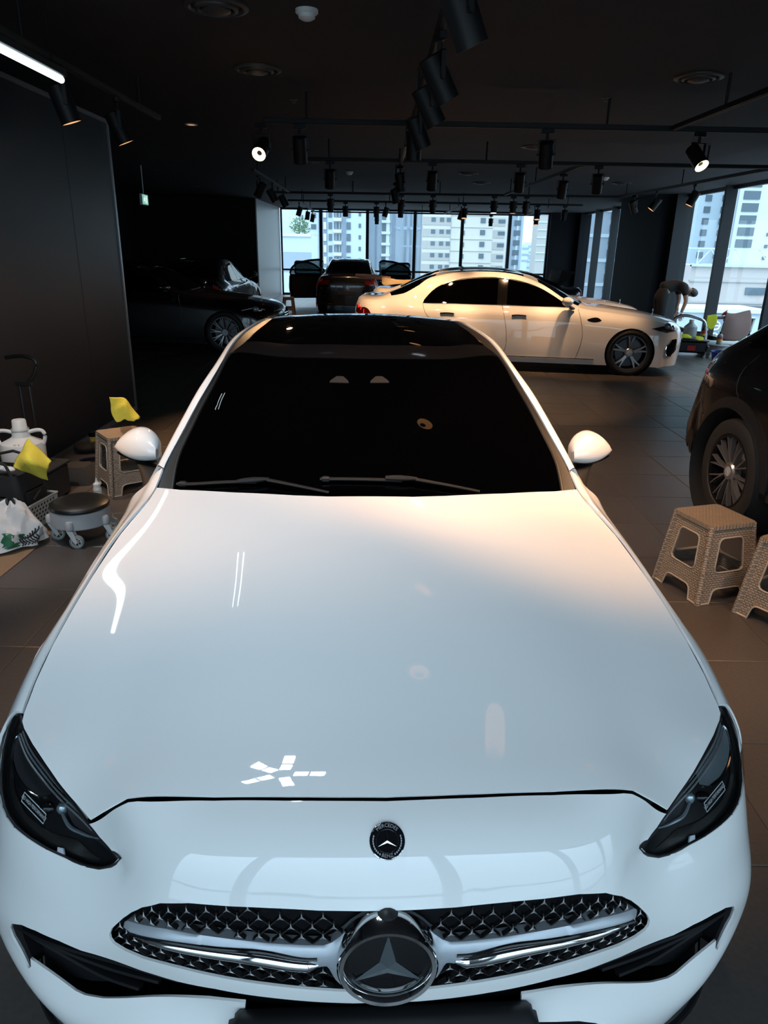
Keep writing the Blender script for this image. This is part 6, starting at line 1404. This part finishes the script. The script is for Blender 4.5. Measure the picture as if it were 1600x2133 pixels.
# plastic carrier bag
cbm = empty('carrier_bag', (-2.36, 4.10, .006), math.radians(12), 'crumpled white plastic carrier bag with green and black print on the left floor', 'bag')
rr = np.random.RandomState(5); rows = []; na = 40
for i in range(15):
    t = i/14; rad = np.interp(t, [0, .06, .3, .55, .75, .9, 1], [.09, .185, .165, .12, .09, .075, .03]); z = np.interp(t, [0, .08, .3, .6, 1], [0, .025, .11, .19, .27])
    an = np.linspace(0, 2*PI, na, endpoint=False); wob = 1+.10*np.sin(an*3+t*4)+.07*np.sin(an*7-t*9)+.05*np.sin(an*11+t*13)*(1-t)
    rows.append(np.c_[rad*1.15*wob*np.cos(an)+.04*t, rad*.85*wob*np.sin(an)+.05*t, z+.018*np.sin(an*5+t*8)*min(1, 4*t)])
MB().grid(np.array(rows), cu=True).add([tuple(p) for p in rows[0]], [tuple(range(na))]).build('bag_film', 'bag_white', cbm, 25)
def on_bag(i0, a):   # point just outside the film
    i = min(13, int(i0)); f = i0-i; aa = a/(2*PI)*na; j = int(math.floor(aa)) % na; g = aa-math.floor(aa)
    p = lambda ii, jj: rows[ii][jj % na]
    q = (p(i, j)*(1-g)+p(i, j+1)*g)*(1-f)+(p(i+1, j)*(1-g)+p(i+1, j+1)*g)*f; n = q-np.array([0, 0, .1]); n[2] *= .3; n /= np.linalg.norm(n); return q+n*.004
def bag_patch(name, m, i0, i1, a0, a1):
    MB().grid([[on_bag(i0+(i1-i0)*r/5, a0+(a1-a0)*(c/7)+.06*math.sin(r*2+c)) for c in range(8)] for r in range(6)]).build(name, m, cbm)
bag_patch('green_print', 'green_print', 2.0, 4.3, 4.75, 5.05); bag_patch('green_print', 'green_print', 1.4, 2.2, 4.85, 5.25); bag_patch('green_print', 'green_print', 3.2, 4.6, 5.25, 5.45)
for k in range(7):
    a = 5.35+.09*k; MB().tube([on_bag(1.2+.5*j+.15*k, a+.07*math.sin(j*1.7)) for j in range(6)], .005, 5).build('black_print', 'black_print', cbm)
for a in (4.25, 4.38): MB().tube([on_bag(1.0+.6*j, a+.03*math.sin(j*2)) for j in range(7)], .003, 5).build('black_print', 'black_print', cbm)
cd = [at(0, 1203), at(58, 1157), at(110, 1108), at(30, 1078), at(-60, 1120), at(-60, 1215)]
c0 = sum(cd, Vector())/len(cd)
tag(MB().prism([(q.x-c0.x, q.y-c0.y) for q in cd], .001, .005).build('cardboard_sheet', 'cardboard', None, 0, loc=(c0.x, c0.y, 0)), 'flat brown cardboard sheet on the floor at the left edge', 'cardboard')
# dark heap along the partition: black mat, blue hose, hose coil
hs = empty('hose_coil', (-2.45, 5.85, 0), 0, 'dark blue and black hose coiled on the floor along the left partition', 'hose')
MB().tube([(.22*math.cos(t)*(1-.012*t), .17*math.sin(t)*(1-.012*t), .018+.012*(t/6.28 % 3)) for t in np.linspace(0, 6*PI, 110)], .014, 7).build('blue_hose', 'navy', hs)
MB().tube([(.27*math.cos(t), .21*math.sin(t)+.0, .016) for t in np.linspace(.4, 6.0, 50)], .015, 7).build('black_hose', 'rubber', hs)
dk_ = softbox(.30, .30, .13, r=.08, seed=9, tap=.6); b, rows_ = dk_
b.add([tuple(q) for q in rows_[-1]], [tuple(range(len(rows_[-1])))])
tag(b.build('duffel_bag', 'bag_black', None, 50, loc=(-2.46, 5.45, .002)), 'flat black duffel bag lying beside the left woven stool', 'bag')
dkm = MB(); 
for i in range(3): dkm.ball((-.12+.12*i, .03*(i % 2), .05), (.10, .08, .05), 12, 8)
tag(dkm.build('black_cloth', 'bag_black', None, 50, loc=(-2.62, 6.25, 0)), 'black cloth heap on the floor beside the drink cup', 'cloth')

# ================================================================== right-hand cleaning corner
ca = empty('tool_cart', (5.73, 13.85, 0), math.radians(-12), 'black tool cart with tall chrome push handle full of bottles and cloths', 'cart')
MB().box((0, 0, .17), (.62, .42, .22), bev=.03).build('tub', 'seat_black', ca)
MB().box((0, 0, .285), (.66, .46, .03), bev=.01).build('tub_rim', 'seat_black', ca)
MB().tube(spl([(-.30, .12, .28), (-.30, .12, .50), (-.27, .12, .66), (-.15, .12, .71), (.12, .12, .67), (.24, .12, .62), (.29, .12, .50), (.30, .12, .28)], 40), .028, 10).build('push_handle', 'brush_steel', ca)
MB().tube([(-.28, .12, .42), (.29, .12, .42)], .012, 8).build('cross_rail', 'brush_steel', ca)
MB().box((.03, -.215, .15), (.14, .012, .09)).build('red_label', 'red', ca)
for sx in (-.25, .25):
    for sy in (-.16, .16): MB().lathe([(.0, -.014), (.04, -.014), (.045, 0), (.04, .014), (0, .014)], 14, T_((sx, sy, .045)) @ Matrix.Rotation(PI/2, 4, 'X')).build('cart_wheel', 'rubber', ca)
def on_cart(x, y, z): return ca.matrix_basis @ Vector((x, y, z)) if False else Matrix.Translation(ca.location) @ Matrix.Rotation(math.radians(-12), 4, 'Z') @ Vector((x, y, z))
def can(p, r, h, m, label, cat='bottle', bands=(), cap='seat_black'):
    o = empty('bottle', p, 0, label, cat)
    MB().lathe([(0, 0), (r, 0), (r, h*.7), (r*.45, h*.82), (r*.4, h*.85)], 18).build('body', m, o)
    MB().lathe([(r*.42, h*.84), (r*.42, h*.97), (r*.3, h), (0, h)], 14).build('cap', cap, o)
    for z0_, z1_, mm in bands: MB().lathe([(r*1.01, h*z0_), (r*1.01, h*z1_)], 18).build('label_band', mm, o)
    return o
gal = MB().lathe([(0, 0), (.11, 0), (.12, .02), (.12, .22), (.05, .29), (.04, .31), (.04, .34), (0, .34)], 20)
o = empty('bottle', on_cart(0, .0, .301), 0, 'big pale translucent canister standing in the black tool cart', 'bottle'); gal.build('body', 'frosted', o); MB().lathe([(.043, .31), (.043, .35), (0, .352)], 14).build('cap', 'jug_white', o)
can(on_cart(.24, .0, .301), .045, .26, 'seat_black', 'black bottle with red and yellow bands at the right end of the black tool cart', bands=((.25, .40, 'yellow_plastic'), (.42, .62, 'red')))
can(on_cart(-.27, -.10, .301), .035, .17, 'jug_white', 'small white bottle at the left end of the black tool cart')
cl = np.array(on_cart(-.10, -.16, .302))
drape('cleaning_cloth', 'lime yellow cloth bundled on the black tool cart', [[cl+(-.10, -.03, .02), cl+(-.10, .0, .07), cl+(-.09, .05, .03)], [cl+(0, -.04, .03), cl+(0, 0, .10), cl+(0, .05, .05)], [cl+(.12, -.03, .02), cl+(.11, .0, .06), cl+(.10, .05, .02)]], 'cloth_lime', 'lime cloths')
cl = np.array(on_cart(.14, -.15, .302))
drape('cleaning_cloth', 'lime yellow and grey cloth at the right of the black tool cart', [[cl+(-.07, -.03, .02), cl+(-.07, .0, .06), cl+(-.06, .05, .02)], [cl+(0, -.06, -.01), cl+(0, 0, .07), cl+(0, .05, .04)], [cl+(.09, -.03, .01), cl+(.08, .0, .05), cl+(.07, .05, .01)]], 'cloth_lime', 'lime cloths')
ys = empty('pressure_sprayer', at(1396, 736), 0, 'yellow upright sprayer left of the black tool cart', 'sprayer')
MB().lathe([(0, 0), (.09, 0), (.095, .02), (.095, .16)], 18).build('foot', 'seat_black', ys); MB().lathe([(.09, .16), (.10, .18), (.10, .38), (.07, .43), (.03, .45), (0, .45)], 18).build('tank', 'yellow_plastic', ys)
MB().box((0, -.098, .29), (.05, .01, .10), bev=.004).build('gauge', 'seat_black', ys); MB().cyl((0, 0, .45), (0, 0, .52), .022).box((0, 0, .53), (.09, .03, .02), bev=.005).build('pump_handle', 'red', ys)
gs_ = empty('roller_stool', at(1494, 744), 0, 'grey round roller stool between the tool cart and the blue bucket', 'stool')
MB().lathe([(0, .24), (.16, .24), (.18, .23), (.18, .21), (.16, .20), (0, .20)], 28).build('seat', 'grey_plastic', gs_); MB().lathe([(.165, .20), (.172, .10), (.15, .095)], 28).build('base_drum', 'frosted', gs_)
for k in range(4):
    a = PI/4+k*PI/2; c = MB().box((.17*math.cos(a), .17*math.sin(a), .10), (.04, .04, .07), bev=.01).build('caster', 'frosted', gs_); MB().lathe([(0, -.012), (.036, -.012), (.036, .012), (0, .012)], 16, T_((.18*math.cos(a), .18*math.sin(a), .036)) @ Matrix.Rotation(PI/2, 4, 'X')).build('wheel', 'grey_plastic', c)
can(tuple(gs_.location+Vector((.0, .03, .241))), .05, .23, 'grey_plastic', 'grey bottle with red and orange bands standing on the grey roller stool', bands=((.2, .38, 'yellow_plastic'), (.42, .58, 'red')))
bb = empty('bucket', at(1500, 768), 0, 'royal blue plastic bucket half hidden behind the black sport utility car', 'bucket')
MB().lathe([(0, .0), (.13, 0), (.175, .27), (.185, .275), (.185, .29), (.170, .29), (.125, .012), (0, .012)], 28).build('tub', 'blue_tub', bb)
MB().tube([(.18*math.cos(t), .10*math.sin(t)-.02, .27-.05*math.sin(t)) for t in np.linspace(PI, 2*PI, 20)], .005, 6).build('bail', 'brush_steel', bb)
cB = empty('trolley', (6.62, 14.25, 0), math.radians(-8), 'steel push trolley with a brown leather cover hung over its handle', 'cart')
for x in (-.38, .42): MB().tube(spl([(x, 0, .12), (x, 0, .55), (x+.02, 0, .66)], 10), .030, 10).build('post', 'brush_steel', cB)
MB().cyl((-.40, 0, .665), (.46, 0, .665), .032, n=12).build('handle_bar', 'brush_steel', cB); MB().box((.0, .25, .15), (.80, .60, .05), bev=.01).build('deck', 'grey_plastic', cB)
for x in (-.34, .34):
    for y in (.02, .48): MB().lathe([(0, -.015), (.06, -.015), (.06, .015), (0, .015)], 16, T_((x, y, .06)) @ Matrix.Rotation(PI/2, 4, 'X')).build('trolley_wheel', 'rubber', cB)
def oncB(x, y, z): return np.array(T_(cB.location) @ Matrix.Rotation(math.radians(-8), 4, 'Z') @ Vector((x, y, z)))
drape('leather_cover', 'brown leather cover hung over the handle of the steel trolley', [[oncB(-.16, -.08, .28), oncB(-.14, -.09, .55), oncB(-.08, -.02, .78), oncB(-.10, .08, .60)], [oncB(.03, -.11, .24), oncB(.03, -.12, .55), oncB(.04, -.02, .75), oncB(.04, .10, .58)], [oncB(.22, -.09, .26), oncB(.22, -.10, .55), oncB(.20, -.01, .79), oncB(.20, .09, .60)], [oncB(.36, -.06, .34), oncB(.38, -.08, .58), oncB(.34, 0, .82), oncB(.32, .08, .62)]], 'apron', None)['category'] = 'cover'
drape('cleaning_cloth', 'lime yellow cloth hung over the left end of the steel trolley handle', [[oncB(-.44, -.06, .52), oncB(-.43, -.03, .69), oncB(-.42, .05, .62)], [oncB(-.33, -.07, .44), oncB(-.33, -.02, .71), oncB(-.33, .05, .60)], [oncB(-.24, -.05, .55), oncB(-.24, -.02, .705), oncB(-.25, .05, .60)]], 'cloth_lime', 'lime cloths')
tag(MB().prism([(-.04, 0), (.05, .02), (.06, .11), (-.01, .06)], -.005, .005, Matrix.Rotation(PI/2, 4, 'X')).build('red_flag_cloth', 'red', None, 0, loc=tuple(oncB(-.12, .02, .70))), 'small red rag tucked beside the brown leather cover', 'cloth')
# cream cloth and duster on the boot of the second white car
q = np.array([.16, 14.85, 1.09])
drape('chamois_cloth', 'cream chamois bundled on the boot of the second white saloon', [[q+(-.30, -.10, .06), q+(-.29, 0, .17), q+(-.28, .12, .08)], [q+(-.22, -.14, .03), q+(-.18, 0, .17), q+(-.20, .14, .05)], [q+(.0, -.10, .05), q+(.0, .0, .13), q+(.0, .12, .05)], [q+(.28, -.06, .06), q+(.28, .0, .14), q+(.28, .08, .08)]], 'cream', None)
du = empty('duster', tuple(q+np.array([-.62, .02, .14])), 0, 'pinkish wand duster lying across the boot of the second white saloon', 'duster')
MB().tube([(-.20, 0, .06), (0, 0, .045), (.25, 0, .03), (.50, 0, .01)], [.03, .045, .045, .04], 10).build('head', 'apron', du); MB().cyl((.5, 0, .01), (.85, 0, -.06), .012).build('handle', 'seat_black', du)

# black saloon behind the white ones, its boot lid up
b4 = copy_tree(blackS); b4.location = (-.55, 18.6, 0); b4.rotation_euler = (0, 0, math.radians(-90)); b4.scale = (1, 1, .93); b4['label'] = 'black saloon behind the white ones with its boot lid standing open'
MB().add([(-.60, 4.62, 1.10), (.60, 4.62, 1.10), (.60, 4.70, 1.50), (-.60, 4.70, 1.50), (-.60, 4.68, 1.08), (.60, 4.68, 1.08), (.60, 5.02, 1.46), (-.60, 5.02, 1.46)], [(0, 1, 2, 3), (5, 4, 7, 6), (0, 3, 7, 4), (1, 5, 6, 2), (3, 2, 6, 7), (0, 4, 5, 1)]).build('boot_lid', 'soft_black', b4, 0)

# ================================================================== the person bending at the window
def skin_mesh(name, verts, edges, radii, m, parent, sub=2, root=0):
    me = bpy.data.meshes.new(name); me.from_pydata([Vector(v) for v in verts], edges, []); o = link(bpy.data.objects.new(name, me), parent)
    md_ = o.modifiers.new('skin', 'SKIN'); md_.use_smooth_shade = True
    for i, r in enumerate(radii):
        sv_ = me.skin_vertices[0].data[i]; sv_.radius = (r, r) if not hasattr(r, '__len__') else r; sv_.use_root = (i == root)
    s = o.modifiers.new('sub', 'SUBSURF'); s.levels = sub; s.render_levels = sub
    me.materials.append(M[m]); return o
M['tee_black'] = mat('tee_black', (.006, .006, .007), .85, noise=(20, .2)); M['skin'] = mat('skin', (.34, .20, .14), .55); M['hair'] = mat('hair', (.006, .005, .005), .5)
pe = empty('person', (6.0, 16.45, 0), 0, 'person in black T-shirt and trousers bending over at the right window, one arm reaching down', 'person')
V = [(0, 0, .96), (.13, 0, 1.05), (.30, 0, 1.11), (.45, 0, 1.10), (.53, 0, 1.07), (.58, 0, 1.03), (.63, -.0, 1.0),   # spine, neck, head
     (.02, .10, .90), (.05, .11, .50), (-.02, .11, .10), (.08, .115, .04), (.18, .12, .03),                              # left leg
     (.02, -.10, .90), (.06, -.12, .50), (-.02, -.12, .10), (.08, -.125, .04), (.18, -.13, .03),                         # right leg
     (.44, .17, 1.06), (.50, .20, .80), (.47, .18, .60), (.44, -.17, 1.06), (.50, -.20, .80), (.44, -.18, .56)]
Ed = [(0, 1), (1, 2), (2, 3), (3, 4), (4, 5), (5, 6), (0, 7), (7, 8), (8, 9), (9, 10), (10, 11), (0, 12), (12, 13), (13, 14), (14, 15), (15, 16), (3, 17), (17, 18), (18, 19), (3, 20), (20, 21), (21, 22)]
Rd = [(.15, .15), (.145, .12), (.16, .12), (.15, .11), (.065, .065), (.055, .055), (.05, .05), .105, .072, .05, .05, .035, .105, .072, .05, .05, .035, .07, .045, .032, .07, .045, .032]
body = skin_mesh('body', V, Ed, Rd, 'skin', pe)
# clothes follow the body
skin_mesh('trousers', [(0, 0, .99), (.02, .10, .90), (.05, .11, .50), (-.02, .11, .10), (.02, -.10, .90), (.06, -.12, .50), (-.02, -.12, .10), (.16, 0, 1.07)], [(0, 1), (1, 2), (2, 3), (0, 4), (4, 5), (5, 6), (0, 7)], [(.168, .168), .122, .09, .08, .122, .09, .08, (.158, .135)], 'tee_black', pe)
skin_mesh('t_shirt', [(.0, 0, 1.0), (.14, 0, 1.065), (.30, 0, 1.12), (.45, 0, 1.105), (.52, 0, 1.075), (.44, .17, 1.06), (.48, .195, .90), (.44, -.17, 1.06), (.48, -.195, .90)], [(0, 1), (1, 2), (2, 3), (3, 4), (3, 5), (5, 6), (3, 7), (7, 8)], [(.182, .175), (.172, .146), (.178, .138), (.165, .122), (.07, .07), .09, .068, .09, .068], 'tee_black', pe)
hd = MB().ball((0, 0, 0), (.078, .075, .105), 20, 14); 
hd.ball((0, 0, 0), (.001, .001, .001), 4, 3)
hm = T_((.675, 0, .965)) @ Matrix.Rotation(math.radians(118), 4, 'Y')
hd.v = [tuple(hm @ Vector(p)) for p in hd.v]; hd = hd.build('head', 'skin', pe)
fx_ = MB().ball((.078, 0, -.02), (.018, .012, .022), 10, 6); 
for s in (-1, 1): fx_.ball((0, s*.076, -.01), (.016, .008, .026), 8, 6)
fx_.v = [tuple(hm @ Vector(p)) for p in fx_.v]; fx_.build('nose_and_ears', 'skin', hd)
ey = MB()
for s in (-1, 1): ey.ball((.071, s*.028, .012), (.006, .011, .006), 8, 5)
ey.v = [tuple(hm @ Vector(p)) for p in ey.v]; ey.build('eyes', 'hair', hd)
mo_ = MB().ball((.068, 0, -.055), (.006, .020, .005), 8, 5); mo_.v = [tuple(hm @ Vector(p)) for p in mo_.v]; mo_.build('mouth', 'red', hd)
hr = MB().lathe([(0, .122), (.045, .112), (.075, .08), (.090, .03), (.090, -.015), (.080, -.045)], 22); hr.v = [(x*.95-.012, y*.95, z) for x, y, z in hr.v]; hr.v = [tuple(hm @ Vector(p)) for p in hr.v]; hr.build('hair', 'hair', hd)
for k, wp in ((1, (.47, .18, .60)), (-1, (.44, -.18, .56))):
    w_ = Vector(wp); vs_ = [w_, w_+Vector((0, 0, -.05)), w_+Vector((.0, 0, -.085))]; es_ = [(0, 1), (1, 2)]; rd_ = [.028, (.036, .020), (.036, .018)]
    for j, (dx, ln) in enumerate(((-.030, .062), (-.010, .075), (.010, .072), (.030, .056))):
        b0 = len(vs_); vs_ += [w_+Vector((dx, 0, -.095)), w_+Vector((dx*1.1, -.008, -.095-ln*.55)), w_+Vector((dx*1.1, -.026, -.095-ln))]; es_ += [(2, b0), (b0, b0+1), (b0+1, b0+2)]; rd_ += [.0095, .009, .0075]
    b0 = len(vs_); vs_ += [w_+Vector((.040, -.012, -.055)), w_+Vector((.056, -.025, -.085)), w_+Vector((.052, -.034, -.110))]; es_ += [(1, b0), (b0, b0+1), (b0+1, b0+2)]; rd_ += [.011, .0095, .008]
    skin_mesh('hand', vs_, es_, rd_, 'skin', pe)
for s in (-1, 1):
    sh = MB().ball((.06, s*.118, .045), (.14, .05, .045), 16, 8); sh.v = [(x, y, max(0, z)) for x, y, z in sh.v]; sh.build('shoe', 'seat_black', pe)

pe.scale = (1.05, 1.05, 1.05)
